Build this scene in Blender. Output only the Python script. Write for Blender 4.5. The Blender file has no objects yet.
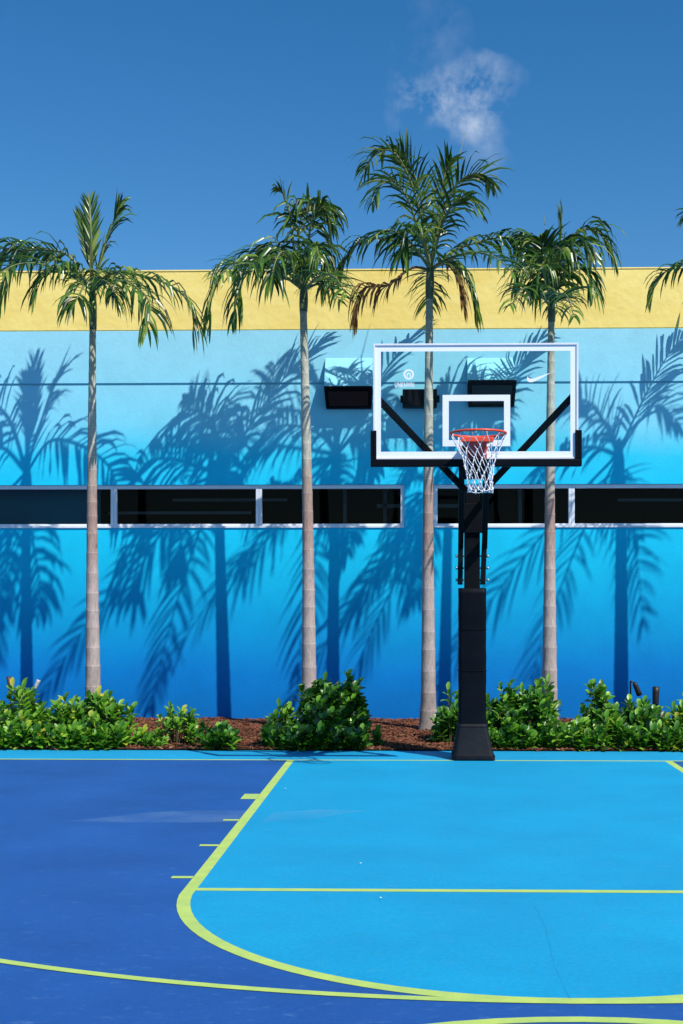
import bpy, math, random
from mathutils import Vector, Matrix, noise

R = math.radians
scene = bpy.context.scene
C = scene.collection

# ------------------------------------------------------------------ camera
W, H = 683, 1024
F = 1250.0                      # focal length in pixels
U0, V0 = 387.0, 600.0           # principal point
CAMZ = 1.62
YAW = R(1.3)
cam_d = bpy.data.cameras.new("camera")
cam = bpy.data.objects.new("camera", cam_d)
C.objects.link(cam)
cam.location = (0, 0, CAMZ)
cam.rotation_euler = (R(90), 0, YAW)
cam_d.sensor_fit = 'VERTICAL'
cam_d.sensor_height = 36
cam_d.lens = F / H * 36
cam_d.shift_x = -(U0 - W / 2) / H
cam_d.shift_y = (V0 - H / 2) / H
cam_d.clip_start = 0.05
cam_d.clip_end = 2000
scene.camera = cam

def at(u, v, Y):
    a = (u - U0) / F
    d = Vector((a * math.cos(YAW) - math.sin(YAW), a * math.sin(YAW) + math.cos(YAW), (V0 - v) / F))
    t = Y / d.y
    return Vector((d.x * t, Y, CAMZ + d.z * t))

# ------------------------------------------------------------------ sun, sky
SUN = Vector((0.59, -0.64, 1.0)).normalized()
sd = bpy.data.lights.new("sun", 'SUN')
sd.energy = 4.6
sd.angle = R(0.53)
sd.color = (1.0, 0.955, 0.88)
so = bpy.data.objects.new("sun", sd)
C.objects.link(so)
so.rotation_euler = SUN.to_track_quat('Z', 'Y').to_euler()
so.location = (8, -8, 14)

w = bpy.data.worlds.new("World")
scene.world = w
w.use_nodes = True
nt = w.node_tree
nt.nodes.clear()
def N(tree, t, **k):
    n = tree.nodes.new(t)
    for a, b in k.items():
        setattr(n, a, b)
    return n
out = N(nt, 'ShaderNodeOutputWorld')
bg = N(nt, 'ShaderNodeBackground')
bg.inputs['Strength'].default_value = 0.085
sky = N(nt, 'ShaderNodeTexSky', sky_type='NISHITA')
sky.sun_disc = False
sky.sun_elevation = math.asin(SUN.z)
sky.sun_rotation = math.atan2(SUN.x, SUN.y)
sky.air_density = 1.0
sky.dust_density = 0.15
sky.ozone_density = 3.5
sky.altitude = 0
hs = N(nt, 'ShaderNodeHueSaturation')
hs.inputs['Saturation'].default_value = 1.34
hs.inputs['Value'].default_value = 1.28
nt.links.new(sky.outputs[0], hs.inputs['Color'])
# thin wisps of cloud, fixed in the sky by direction
tc = N(nt, 'ShaderNodeTexCoord')
def math_n(tree, op, a=None, b=None, clamp=False):
    n = N(tree, 'ShaderNodeMath', operation=op, use_clamp=clamp)
    for i, x in enumerate((a, b)):
        if x is None: continue
        if isinstance(x, (int, float)): n.inputs[i].default_value = x
        else: tree.links.new(x, n.inputs[i])
    return n.outputs[0]
def cloud_mask(u, v, ru, rv, tilt=0.0):
    d = (at(u, v, 10) - Vector((0, 0, CAMZ))).normalized()
    r = Vector((0, 0, 1)).cross(d).normalized() * -1
    up = r.cross(d).normalized()
    if up.z < 0: up = -up
    r2 = r * math.cos(tilt) + up * math.sin(tilt)
    u2 = -r * math.sin(tilt) + up * math.cos(tilt)
    nz = N(nt, 'ShaderNodeTexNoise'); nz.inputs['Scale'].default_value = 22; nz.inputs['Detail'].default_value = 3
    nt.links.new(tc.outputs['Generated'], nz.inputs['Vector'])
    wv = N(nt, 'ShaderNodeVectorMath', operation='MULTIPLY_ADD')
    nt.links.new(nz.outputs['Color'], wv.inputs[0])
    wv.inputs[1].default_value = (0.07, 0.07, 0.07)
    wv.inputs[2].default_value = (-.035, -.035, -.035)
    ad = N(nt, 'ShaderNodeVectorMath', operation='ADD')
    nt.links.new(tc.outputs['Generated'], ad.inputs[0]); nt.links.new(wv.outputs[0], ad.inputs[1])
    def comp(ax, c, rad):
        dn = N(nt, 'ShaderNodeVectorMath', operation='DOT_PRODUCT')
        nt.links.new(ad.outputs[0], dn.inputs[0]); dn.inputs[1].default_value = ax
        o = math_n(nt, 'SUBTRACT', dn.outputs['Value'], c)
        o = math_n(nt, 'DIVIDE', o, rad)
        return math_n(nt, 'MULTIPLY', o, o)
    s = math_n(nt, 'ADD', comp(r2, d.dot(r2), ru), comp(u2, d.dot(u2), rv))
    s = math_n(nt, 'SUBTRACT', 1.0, s, True); s = math_n(nt, 'MULTIPLY', s, math_n(nt, 'POWER', s, .3))
    # only the hemisphere in front
    dn = N(nt, 'ShaderNodeVectorMath', operation='DOT_PRODUCT')
    nt.links.new(tc.outputs['Generated'], dn.inputs[0]); dn.inputs[1].default_value = d
    return math_n(nt, 'MULTIPLY', s, math_n(nt, 'GREATER_THAN', dn.outputs['Value'], 0.5))
m1 = math_n(nt, 'MULTIPLY', cloud_mask(462, 100, .056, .036, -.25), 1.35)
m2 = math_n(nt, 'MULTIPLY', cloud_mask(436, 36, .032, .022, .4), .22)
m3 = math_n(nt, 'MULTIPLY', cloud_mask(484, 138, .026, .030, .2), .42)
ms = math_n(nt, 'MAXIMUM', m1, math_n(nt, 'MAXIMUM', m2, m3))
fn = N(nt, 'ShaderNodeTexNoise'); fn.inputs['Scale'].default_value = 19; fn.inputs['Detail'].default_value = 9; fn.inputs['Roughness'].default_value = .62
fn.inputs['Distortion'].default_value = .15
nt.links.new(tc.outputs['Generated'], fn.inputs['Vector'])
fr = N(nt, 'ShaderNodeMapRange'); fr.inputs['From Min'].default_value = .40; fr.inputs['From Max'].default_value = .74
nt.links.new(fn.outputs['Fac'], fr.inputs['Value'])
fac = math_n(nt, 'MULTIPLY', math_n(nt, 'MULTIPLY', ms, fr.outputs[0]), 0.70, True)
mx = N(nt, 'ShaderNodeMix', data_type='RGBA')
nt.links.new(fac, mx.inputs['Factor'])
nt.links.new(hs.outputs[0], mx.inputs['A'])
mx.inputs['B'].default_value = (8.2, 9.0, 10.0, 1)
nt.links.new(mx.outputs['Result'], bg.inputs['Color'])
nt.links.new(bg.outputs[0], out.inputs[0])

scene.view_settings.view_transform = 'Standard'
scene.view_settings.look = 'None'
scene.view_settings.exposure = 0.22
scene.view_settings.gamma = 1.0
scene.view_settings.use_curve_mapping = False
scene.render.engine = 'CYCLES'
scene.cycles.max_bounces = 8
scene.cycles.transparent_max_bounces = 16

# ------------------------------------------------------------------ materials
def pbr(name, col, rough=.6, metal=0.0, spec=.5, var=0.0, vscale=6.0, bump=0.0, bscale=60.0, col2=None):
    m = bpy.data.materials.new(name); m.use_nodes = True
    t = m.node_tree; b = t.nodes['Principled BSDF']
    b.inputs['Base Color'].default_value = (*col, 1)
    b.inputs['Roughness'].default_value = rough
    b.inputs['Metallic'].default_value = metal
    b.inputs['Specular IOR Level'].default_value = spec
    co = N(t, 'ShaderNodeTexCoord')
    if var > 0 or col2:
        n = N(t, 'ShaderNodeTexNoise'); n.inputs['Scale'].default_value = vscale; n.inputs['Detail'].default_value = 8; n.inputs['Roughness'].default_value = .6
        t.links.new(co.outputs['Object'], n.inputs['Vector'])
        r = N(t, 'ShaderNodeMapRange'); r.inputs['From Min'].default_value = .3; r.inputs['From Max'].default_value = .7
        t.links.new(n.outputs['Fac'], r.inputs['Value'])
        x = N(t, 'ShaderNodeMix', data_type='RGBA')
        c2 = col2 if col2 else tuple(c * (1 - var) for c in col)
        x.inputs['A'].default_value = (*c2, 1)
        x.inputs['B'].default_value = (*(tuple(min(1, c * (1 + var * .5)) for c in col) if not col2 else col), 1)
        t.links.new(r.outputs[0], x.inputs['Factor'])
        t.links.new(x.outputs['Result'], b.inputs['Base Color'])
    if bump > 0:
        n = N(t, 'ShaderNodeTexNoise'); n.inputs['Scale'].default_value = bscale; n.inputs['Detail'].default_value = 6
        t.links.new(co.outputs['Object'], n.inputs['Vector'])
        bp = N(t, 'ShaderNodeBump'); bp.inputs['Strength'].default_value = bump; bp.inputs['Distance'].default_value = .02
        t.links.new(n.outputs['Fac'], bp.inputs['Height'])
        t.links.new(bp.outputs[0], b.inputs['Normal'])
    return m

def srgb(r, g, b):
    f = lambda c: ((c / 255 + .055) / 1.055) ** 2.4 if c > 10 else c / 255 / 12.92
    return (f(r), f(g), f(b))

# painted mural wall: the paint itself fades from pale blue (top) to deep blue (bottom)
def mural():
    m = bpy.data.materials.new("mural_paint"); m.use_nodes = True
    t = m.node_tree; b = t.nodes['Principled BSDF']
    b.inputs['Roughness'].default_value = .7
    b.inputs['Specular IOR Level'].default_value = .12
    g = N(t, 'ShaderNodeNewGeometry')
    sp = N(t, 'ShaderNodeSeparateXYZ'); t.links.new(g.outputs['Position'], sp.inputs[0])
    n = N(t, 'ShaderNodeTexNoise'); n.inputs['Scale'].default_value = 1.1; n.inputs['Detail'].default_value = 4
    t.links.new(g.outputs['Position'], n.inputs['Vector'])
    z = math_n(t, 'ADD', sp.outputs['Z'], math_n(t, 'MULTIPLY', math_n(t, 'SUBTRACT', n.outputs['Fac'], .5), .35))
    z = math_n(t, 'DIVIDE', z, 5.2)
    cr = N(t, 'ShaderNodeValToRGB'); t.links.new(z, cr.inputs[0])
    e = cr.color_ramp.elements
    stops = [(0.0, (.002, .15, .48)), (.13, (.002, .20, .58)), (.27, (.003, .34, .66)), (.40, (.005, .48, .75)), (.50, (.007, .55, .82)),
             (.61, (.009, .56, .84)), (.68, (.025, .59, .84)), (.76, (.20, .66, .84)), (.84, (.25, .67, .83)), (1.0, (.32, .69, .81))]
    while len(e) < len(stops): e.new(.5)
    for i, (p, c) in enumerate(stops):
        e[i].position = p; e[i].color = (*c, 1)
    cr.color_ramp.interpolation = 'EASE' if False else 'LINEAR'
    # small stains and roller marks
    n2 = N(t, 'ShaderNodeTexNoise'); n2.inputs['Scale'].default_value = 3.0; n2.inputs['Detail'].default_value = 9; n2.inputs['Roughness'].default_value = .7
    mp = N(t, 'ShaderNodeMapping'); mp.inputs['Scale'].default_value = (1, 1, 1.0)
    t.links.new(g.outputs['Position'], mp.inputs[0]); t.links.new(mp.outputs[0], n2.inputs['Vector'])
    r = N(t, 'ShaderNodeMapRange'); r.inputs['From Min'].default_value = .25; r.inputs['From Max'].default_value = .75; r.inputs['To Min'].default_value = .90; r.inputs['To Max'].default_value = 1.07
    t.links.new(n2.outputs['Fac'], r.inputs['Value'])
    mm = N(t, 'ShaderNodeVectorMath', operation='SCALE')
    t.links.new(cr.outputs[0], mm.inputs[0]); t.links.new(r.outputs[0], mm.inputs['Scale'])
    t.links.new(mm.outputs[0], b.inputs['Base Color'])
    n3 = N(t, 'ShaderNodeTexNoise'); n3.inputs['Scale'].default_value = 26; n3.inputs['Detail'].default_value = 5
    t.links.new(g.outputs['Position'], n3.inputs['Vector'])
    bp = N(t, 'ShaderNodeBump'); bp.inputs['Strength'].default_value = .10; bp.inputs['Distance'].default_value = .02
    t.links.new(n3.outputs['Fac'], bp.inputs['Height']); t.links.new(bp.outputs[0], b.inputs['Normal'])
    return m
M = {}
M['mural'] = mural()

def yellow():
    m = pbr("yellow_paint", (.90, .62, .115), .75, spec=.2, bump=.38, bscale=8)
    t = m.node_tree; b = t.nodes['Principled BSDF']
    g = N(t, 'ShaderNodeNewGeometry')
    n = N(t, 'ShaderNodeTexNoise'); n.inputs['Scale'].default_value = 2.4; n.inputs['Detail'].default_value = 9; n.inputs['Roughness'].default_value = .65
    mp = N(t, 'ShaderNodeMapping'); mp.inputs['Scale'].default_value = (.7, 1, 1.8)
    t.links.new(g.outputs['Position'], mp.inputs[0]); t.links.new(mp.outputs[0], n.inputs['Vector'])
    x = N(t, 'ShaderNodeMix', data_type='RGBA')
    x.inputs['A'].default_value = (.88, .66, .17, 1); x.inputs['B'].default_value = (.95, .75, .235, 1)
    r = N(t, 'ShaderNodeMapRange'); r.inputs['From Min'].default_value = .32; r.inputs['From Max'].default_value = .62
    t.links.new(n.outputs['Fac'], r.inputs['Value']); t.links.new(r.outputs[0], x.inputs['Factor'])
    t.links.new(x.outputs['Result'], b.inputs['Base Color'])
    return m
M['yellow'] = yellow()

def court(name, col, col2, scale=.9):
    m = bpy.data.materials.new(name); m.use_nodes = True
    t = m.node_tree; b = t.nodes['Principled BSDF']
    g = N(t, 'ShaderNodeNewGeometry')
    n = N(t, 'ShaderNodeTexNoise'); n.inputs['Scale'].default_value = scale; n.inputs['Detail'].default_value = 10; n.inputs['Roughness'].default_value = .62
    mp = N(t, 'ShaderNodeMapping'); mp.inputs['Scale'].default_value = (1, 1.2, 1); mp.inputs['Rotation'].default_value = (0, 0, .25)
    t.links.new(g.outputs['Position'], mp.inputs[0]); t.links.new(mp.outputs[0], n.inputs['Vector'])
    r = N(t, 'ShaderNodeMapRange'); r.inputs['From Min'].default_value = .3; r.inputs['From Max'].default_value = .7
    t.links.new(n.outputs['Fac'], r.inputs['Value'])
    x = N(t, 'ShaderNodeMix', data_type='RGBA'); x.inputs['A'].default_value = (*col2, 1); x.inputs['B'].default_value = (*col, 1)
    t.links.new(r.outputs[0], x.inputs['Factor'])
    # fine scuffs: sparse pale flecks
    n2 = N(t, 'ShaderNodeTexNoise'); n2.inputs['Scale'].default_value = 9; n2.inputs['Detail'].default_value = 10; n2.inputs['Roughness'].default_value = .75
    mp2 = N(t, 'ShaderNodeMapping'); mp2.inputs['Scale'].default_value = (1, 2.5, 1); mp2.inputs['Rotation'].default_value = (0, 0, -.5)
    t.links.new(g.outputs['Position'], mp2.inputs[0]); t.links.new(mp2.outputs[0], n2.inputs['Vector'])
    r2 = N(t, 'ShaderNodeMapRange'); r2.inputs['From Min'].default_value = .56; r2.inputs['From Max'].default_value = .80; r2.inputs['To Max'].default_value = .40
    t.links.new(n2.outputs['Fac'], r2.inputs['Value'])
    x2 = N(t, 'ShaderNodeMix', data_type='RGBA'); x2.inputs['B'].default_value = (.22, .42, .66, 1)
    t.links.new(x.outputs['Result'], x2.inputs['A']); t.links.new(r2.outputs[0], x2.inputs['Factor'])
    # dark rubber scuffs
    n4 = N(t, 'ShaderNodeTexNoise'); n4.inputs['Scale'].default_value = 4.5; n4.inputs['Detail'].default_value = 12; n4.inputs['Roughness'].default_value = .8
    t.links.new(g.outputs['Position'], n4.inputs['Vector'])
    r4 = N(t, 'ShaderNodeMapRange'); r4.inputs['From Min'].default_value = .58; r4.inputs['From Max'].default_value = .80; r4.inputs['To Max'].default_value = .55
    t.links.new(n4.outputs['Fac'], r4.inputs['Value'])
    x4 = N(t, 'ShaderNodeMix', data_type='RGBA'); x4.inputs['B'].default_value = tuple(c * .45 for c in col2) + (1,)
    t.links.new(x2.outputs['Result'], x4.inputs['A']); t.links.new(r4.outputs[0], x4.inputs['Factor'])
    n5 = N(t, 'ShaderNodeTexNoise'); n5.inputs['Scale'].default_value = 38; n5.inputs['Detail'].default_value = 6; n5.inputs['Roughness'].default_value = .8
    t.links.new(g.outputs['Position'], n5.inputs['Vector'])
    r5 = N(t, 'ShaderNodeMapRange'); r5.inputs['From Min'].default_value = .25; r5.inputs['From Max'].default_value = .75; r5.inputs['To Min'].default_value = .84; r5.inputs['To Max'].default_value = 1.14
    t.links.new(n5.outputs['Fac'], r5.inputs['Value'])
    s5 = N(t, 'ShaderNodeVectorMath', operation='SCALE'); t.links.new(x4.outputs['Result'], s5.inputs[0]); t.links.new(r5.outputs[0], s5.inputs['Scale'])
    t.links.new(s5.outputs[0], b.inputs['Base Color'])
    b.inputs['Roughness'].default_value = .55
    b.inputs['Specular IOR Level'].default_value = .35
    n3 = N(t, 'ShaderNodeTexNoise'); n3.inputs['Scale'].default_value = 160; n3.inputs['Detail'].default_value = 3
    t.links.new(g.outputs['Position'], n3.inputs['Vector'])
    bp = N(t, 'ShaderNodeBump'); bp.inputs['Strength'].default_value = .25; bp.inputs['Distance'].default_value = .004
    t.links.new(n3.outputs['Fac'], bp.inputs['Height']); t.links.new(bp.outputs[0], b.inputs['Normal'])
    return m
M['court_dark'] = court("court_dark_blue", (.014, .092, .345), (.009, .066, .26))
M['court_light'] = court("court_light_blue", (.004, .325, .575), (.004, .262, .49))
M['court_edge'] = court("court_edge_blue", (.010, .33, .60), (.008, .28, .53))
M['line'] = pbr('lime_line_paint', (.50, .64, .13), .6, vscale=7, bump=.2, bscale=150, col2=(.36, .52, .13))
M['white_frame'] = pbr("white_frame_paint", (.72, .74, .78), .4, var=.08, vscale=4)
M['window_frame'] = pbr("window_frame_aluminium", (.74, .78, .84), .4, var=.10, vscale=3)
M['black'] = pbr("black_powder_coat", (.003, .004, .006), .55, spec=.1, var=.3, vscale=9)
M['pad'] = pbr("black_vinyl_pad", (.003, .0045, .008), .5, spec=.08, var=.35, vscale=5, bump=.15, bscale=14)
M['rubber'] = pbr("black_rubber", (.006, .008, .012), .6, spec=.2, var=.4, vscale=14, bump=.12, bscale=30)
M['orange'] = pbr("orange_rim_paint", (.78, .075, .025), .38, var=.15, vscale=20)
M['orange_dark'] = pbr("red_bracket_paint", (.45, .03, .02), .45, var=.25, vscale=14)
M['net'] = pbr("white_net_cord", (.80, .80, .82), .8)
M['steel'] = pbr("steel_bolt", (.45, .46, .48), .35, metal=.9)
M['mark'] = pbr("white_print", (.80, .84, .88), .5)
M['dark_box'] = pbr("black_lamp_face", (.003, .003, .004), .6, spec=.1)
M['mulch'] = pbr("red_brown_mulch", (.105, .040, .022), .95, spec=.1, bump=1.0, bscale=45, vscale=16, col2=(.035, .014, .009))
M['chip'] = pbr("mulch_chip", (.26, .105, .060), .9, spec=.1, vscale=5, col2=(.075, .03, .018))
M['asphalt'] = pbr("asphalt", (.055, .055, .056), .9, var=.3, vscale=3, bump=.3, bscale=90)
M['room'] = pbr("dim_room", (.020, .022, .024), .9)
M['room_teal'] = pbr("teal_room_screen", (.06, .34, .42), .8)
M['spot'] = pbr("bronze_lamp_metal", (.075, .045, .028), .5, var=.4, vscale=30)
M['spot_grey'] = pbr("grey_lamp_metal", (.42, .43, .44), .45, var=.3, vscale=25)
M['spot_black'] = pbr("black_lamp_metal", (.010, .010, .012), .5)
M['crack'] = pbr("crack_dark", (.004, .12, .28), .9)
M['paper'] = pbr("paper_scrap", (.8, .8, .78), .8)
M['dry'] = pbr("dry_leaf", (.30, .17, .07), .8, var=.4, vscale=20)

def leafmat(name, stops, rough=.42, trans=.25, spec=.5, tcol=(.22, .34, .03)):
    m = bpy.data.materials.new(name); m.use_nodes = True
    t = m.node_tree; b = t.nodes['Principled BSDF']; o = t.nodes['Material Output']
    g = N(t, 'ShaderNodeNewGeometry')
    cr = N(t, 'ShaderNodeValToRGB'); t.links.new(g.outputs['Random Per Island'], cr.inputs[0])
    e = cr.color_ramp.elements
    while len(e) < len(stops): e.new(.5)
    for i, (p, c) in enumerate(stops): e[i].position = p; e[i].color = (*c, 1)
    t.links.new(cr.outputs[0], b.inputs['Base Color'])
    b.inputs['Roughness'].default_value = rough
    b.inputs['Specular IOR Level'].default_value = spec
    tr = N(t, 'ShaderNodeBsdfTranslucent')
    mxc = N(t, 'ShaderNodeMix', data_type='RGBA', blend_type='MULTIPLY'); mxc.inputs['Factor'].default_value = 0
    sc = N(t, 'ShaderNodeVectorMath', operation='SCALE'); sc.inputs['Scale'].default_value = 2.0
    t.links.new(cr.outputs[0], sc.inputs[0]); t.links.new(sc.outputs[0], tr.inputs['Color'])
    ms = N(t, 'ShaderNodeMixShader'); ms.inputs[0].default_value = trans
    t.links.new(b.outputs[0], ms.inputs[1]); t.links.new(tr.outputs[0], ms.inputs[2])
    t.links.new(ms.outputs[0], o.inputs['Surface'])
    return m
M['palm'] = leafmat("palm_leaflets", [(0, (.008, .028, .006)), (.4, (.022, .066, .010)), (.68, (.055, .135, .014)), (.86, (.14, .24, .022)), (1, (.34, .35, .08))], .32, .22)
M['palm_dead'] = leafmat("dead_palm_leaflets", [(0, (.06, .026, .012)), (.5, (.17, .075, .026)), (.85, (.30, .16, .05)), (1, (.08, .10, .02))], .7, .15, .2)
M['shrub'] = leafmat("waxy_shrub_leaves", [(0, (.02, .085, .006)), (.3, (.055, .18, .010)), (.65, (.11, .29, .014)), (.94, (.24, .44, .04)), (.985, (.42, .42, .03)), (1, (.55, .48, .08))], .42, .22, .5)
M['shrub_dark'] = leafmat("dark_glossy_shrub_leaves", [(0, (.008, .045, .006)), (.45, (.026, .105, .009)), (.8, (.065, .20, .012)), (1, (.16, .36, .02))], .36, .14, .5)
M['shrub_mid'] = leafmat("glossy_shrub_leaves", [(0, (.014, .065, .006)), (.35, (.04, .145, .009)), (.75, (.085, .25, .012)), (1, (.24, .46, .04))], .40, .2, .55)
M['stem'] = pbr("woody_stem", (.10, .09, .04), .8)
M['petiole'] = pbr("frond_rib", (.16, .19, .06), .5, var=.3, vscale=8)
M['petiole_dead'] = pbr("dead_frond_rib", (.20, .11, .05), .7, var=.3, vscale=8)
M['shaft'] = pbr("green_crownshaft", (.13, .18, .08), .45, vscale=9, col2=(.06, .07, .03))

def trunkmat(ringed):
    m = bpy.data.materials.new("palm_trunk_ring" if ringed else "palm_trunk_bark"); m.use_nodes = True
    t = m.node_tree; b = t.nodes['Principled BSDF']
    g = N(t, 'ShaderNodeNewGeometry')
    sp = N(t, 'ShaderNodeSeparateXYZ'); t.links.new(g.outputs['Position'], sp.inputs[0])
    n = N(t, 'ShaderNodeTexNoise'); n.inputs['Scale'].default_value = 3; n.inputs['Detail'].default_value = 5
    mp = N(t, 'ShaderNodeMapping'); mp.inputs['Scale'].default_value = (2.5, 2.5, 1)
    t.links.new(g.outputs['Position'], mp.inputs[0]); t.links.new(mp.outputs[0], n.inputs['Vector'])
    z = math_n(t, 'ADD', sp.outputs['Z'], math_n(t, 'MULTIPLY', math_n(t, 'SUBTRACT', n.outputs['Fac'], .5), 1.3))
    z = math_n(t, 'DIVIDE', z, 5.0)
    cr = N(t, 'ShaderNodeValToRGB'); t.links.new(z, cr.inputs[0])
    e = cr.color_ramp.elements
    st = [(0, (.20, .165, .15)), (.18, (.30, .25, .23)), (.36, (.33, .26, .235)), (.50, (.27, .175, .145)), (.58, (.27, .19, .155)), (.68, (.34, .32, .26)), (.85, (.36, .35, .28)), (1, (.26, .27, .19))]
    while len(e) < len(st): e.new(.5)
    for i, (p, c) in enumerate(st): e[i].position = p; e[i].color = (*(tuple(min(1, k * 1.75 + .04) for k in c) if ringed else tuple(k * 1.35 for k in c)), 1)
    n2 = N(t, 'ShaderNodeTexNoise'); n2.inputs['Scale'].default_value = 22; n2.inputs['Detail'].default_value = 8; n2.inputs['Roughness'].default_value = .7
    mp2 = N(t, 'ShaderNodeMapping'); mp2.inputs['Scale'].default_value = (2.2, 2.2, .55)
    t.links.new(g.outputs['Position'], mp2.inputs[0]); t.links.new(mp2.outputs[0], n2.inputs['Vector'])
    r = N(t, 'ShaderNodeMapRange'); r.inputs['From Min'].default_value = .3; r.inputs['From Max'].default_value = .7; r.inputs['To Min'].default_value = .66; r.inputs['To Max'].default_value = 1.2
    t.links.new(n2.outputs['Fac'], r.inputs['Value'])
    mm = N(t, 'ShaderNodeVectorMath', operation='SCALE'); t.links.new(cr.outputs[0], mm.inputs[0]); t.links.new(r.outputs[0], mm.inputs['Scale'])
    t.links.new(mm.outputs[0], b.inputs['Base Color'])
    b.inputs['Roughness'].default_value = .85; b.inputs['Specular IOR Level'].default_value = .2
    bp = N(t, 'ShaderNodeBump'); bp.inputs['Strength'].default_value = .5; bp.inputs['Distance'].default_value = .01
    t.links.new(n2.outputs['Fac'], bp.inputs['Height']); t.links.new(bp.outputs[0], b.inputs['Normal'])
    return m
M['bark'] = trunkmat(False)
M['ring'] = trunkmat(True)

def thin_glass(name, tint, refl, base):
    # thin sheet: light passes (tinted), a little is reflected
    m = bpy.data.materials.new(name); m.use_nodes = True
    t = m.node_tree; t.nodes.clear()
    o = N(t, 'ShaderNodeOutputMaterial')
    tr = N(t, 'ShaderNodeBsdfTransparent'); tr.inputs[0].default_value = (*tint, 1)
    gl = N(t, 'ShaderNodeBsdfGlossy'); gl.inputs['Roughness'].default_value = .02; gl.inputs['Color'].default_value = (1, 1, 1, 1)
    fr = N(t, 'ShaderNodeFresnel'); fr.inputs['IOR'].default_value = 1.45
    f = math_n(t, 'MULTIPLY', fr.outputs[0], refl, True)
    f = math_n(t, 'ADD', f, base, True)
    mx = N(t, 'ShaderNodeMixShader'); t.links.new(f, mx.inputs[0])
    t.links.new(tr.outputs[0], mx.inputs[1]); t.links.new(gl.outputs[0], mx.inputs[2])
    t.links.new(mx.outputs[0], o.inputs[0])
    return m
M['dim'] = pbr('dim_metal', (.45, .5, .5), .5)
M['glass'] = thin_glass("tinted_window_glass", (.34, .42, .46), .16, 0.0)
M['board_glass'] = thin_glass("backboard_glass", (.95, .98, .975), .10, 0.0)

# ------------------------------------------------------------------ mesh helpers
class MB:
    def __init__(s): s.v = []; s.f = []; s.m = []; s.sm = []
    def add(s, vs, fs, mi=0, smooth=False):
        o = len(s.v); s.v += [tuple(v) for v in vs]
        for f in fs: s.f.append(tuple(i + o for i in f)); s.m.append(mi); s.sm.append(smooth)
    def box(s, x0, y0, z0, x1, y1, z1, mi=0):
        vs = [(x0,y0,z0),(x1,y0,z0),(x1,y1,z0),(x0,y1,z0),(x0,y0,z1),(x1,y0,z1),(x1,y1,z1),(x0,y1,z1)]
        s.add(vs, [(0,3,2,1),(4,5,6,7),(0,1,5,4),(1,2,6,5),(2,3,7,6),(3,0,4,7)], mi)
    def bar(s, a, b, wx, wy, mi=0, up=Vector((0, 1, 0))):
        a = Vector(a); b = Vector(b); d = (b - a).normalized()
        x = d.cross(up).normalized(); y = x.cross(d).normalized()
        vs = []
        for p in (a, b):
            for sx, sy in ((-1,-1),(1,-1),(1,1),(-1,1)):
                vs.append(p + x * sx * wx / 2 + y * sy * wy / 2)
        s.add(vs, [(0,3,2,1),(4,5,6,7),(0,1,5,4),(1,2,6,5),(2,3,7,6),(3,0,4,7)], mi)
    def tube(s, pts, rad, n=8, mi=0, closed=False, cap=True, mis=None):
        pts = [Vector(p) for p in pts]; k = len(pts)
        if not isinstance(rad, (list, tuple)): rad = [rad] * k
        vs = []; fs = []
        ref = Vector((0, 0, 1))
        prev = None
        for i, p in enumerate(pts):
            if closed: d = pts[(i + 1) % k] - pts[i - 1]
            else: d = pts[min(i + 1, k - 1)] - pts[max(i - 1, 0)]
            if d.length < 1e-9: d = Vector((0, 0, 1))
            d.normalize()
            if prev is None:
                x = d.cross(ref)
                if x.length < .05: x = d.cross(Vector((0, 1, 0)))
                x.normalize()
            else:
                x = prev - d * prev.dot(d)
                if x.length < 1e-6: x = d.orthogonal()
                x.normalize()
            prev = x
            y = d.cross(x)
            for j in range(n):
                a = 2 * math.pi * j / n
                vs.append(p + (x * math.cos(a) + y * math.sin(a)) * rad[i])
        o = len(s.v); s.v += [tuple(v) for v in vs]
        rng = k if closed else k - 1
        for i in range(rng):
            for j in range(n):
                a = i * n + j; b = i * n + (j + 1) % n; i2 = (i + 1) % k
                c = i2 * n + (j + 1) % n; d_ = i2 * n + j
                s.f.append((o + a, o + b, o + c, o + d_)); s.m.append(mis[i] if mis else mi); s.sm.append(True)
        if cap and not closed:
            s.f.append(tuple(o + j for j in reversed(range(n)))); s.m.append(mi); s.sm.append(False)
            s.f.append(tuple(o + (k - 1) * n + j for j in range(n))); s.m.append(mi); s.sm.append(False)
    def poly(s, pts, z, mi=0):
        s.add([(p[0], p[1], z) for p in pts], [tuple(range(len(pts)))], mi)
    def build(s, name, mats, parent=None, loc=None, bevel=0.0):
        me = bpy.data.meshes.new(name)
        base = Vector(loc) if loc is not None else (parent.matrix_world.translation.copy() if False else Vector((0, 0, 0)))
        me.from_pydata(s.v, [], s.f)
        if not isinstance(mats, (list, tuple)): mats = [mats]
        for m in mats: me.materials.append(m)
        me.polygons.foreach_set('material_index', s.m)
        me.polygons.foreach_set('use_smooth', s.sm)
        me.update()
        o = bpy.data.objects.new(name, me); C.objects.link(o)
        if parent is not None:
            o.parent = parent
            r = parent
            off = Vector((0, 0, 0))
            while r is not None: off += r.location; r = r.parent
            o.location = -off           # vertices are in world space; cancel the parents' offset
        elif loc is not None:
            for v in me.vertices: v.co -= base
            o.location = base
        if bevel > 0:
            b = o.modifiers.new('bevel', 'BEVEL'); b.width = bevel; b.segments = 2; b.limit_method = 'ANGLE'; b.angle_limit = R(40)
        return o

def tag(o, label, cat, group=None, kind=None):
    if label: o['label'] = label
    if cat: o['category'] = cat
    if group: o['group'] = group
    if kind: o['kind'] = kind
    return o
def empty(name, loc, label, cat, group=None):
    e = bpy.data.objects.new(name, None); C.objects.link(e); e.location = loc
    e.empty_display_size = .2
    return tag(e, label, cat, group)
def structure(o):
    o['kind'] = 'structure'; return o

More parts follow.
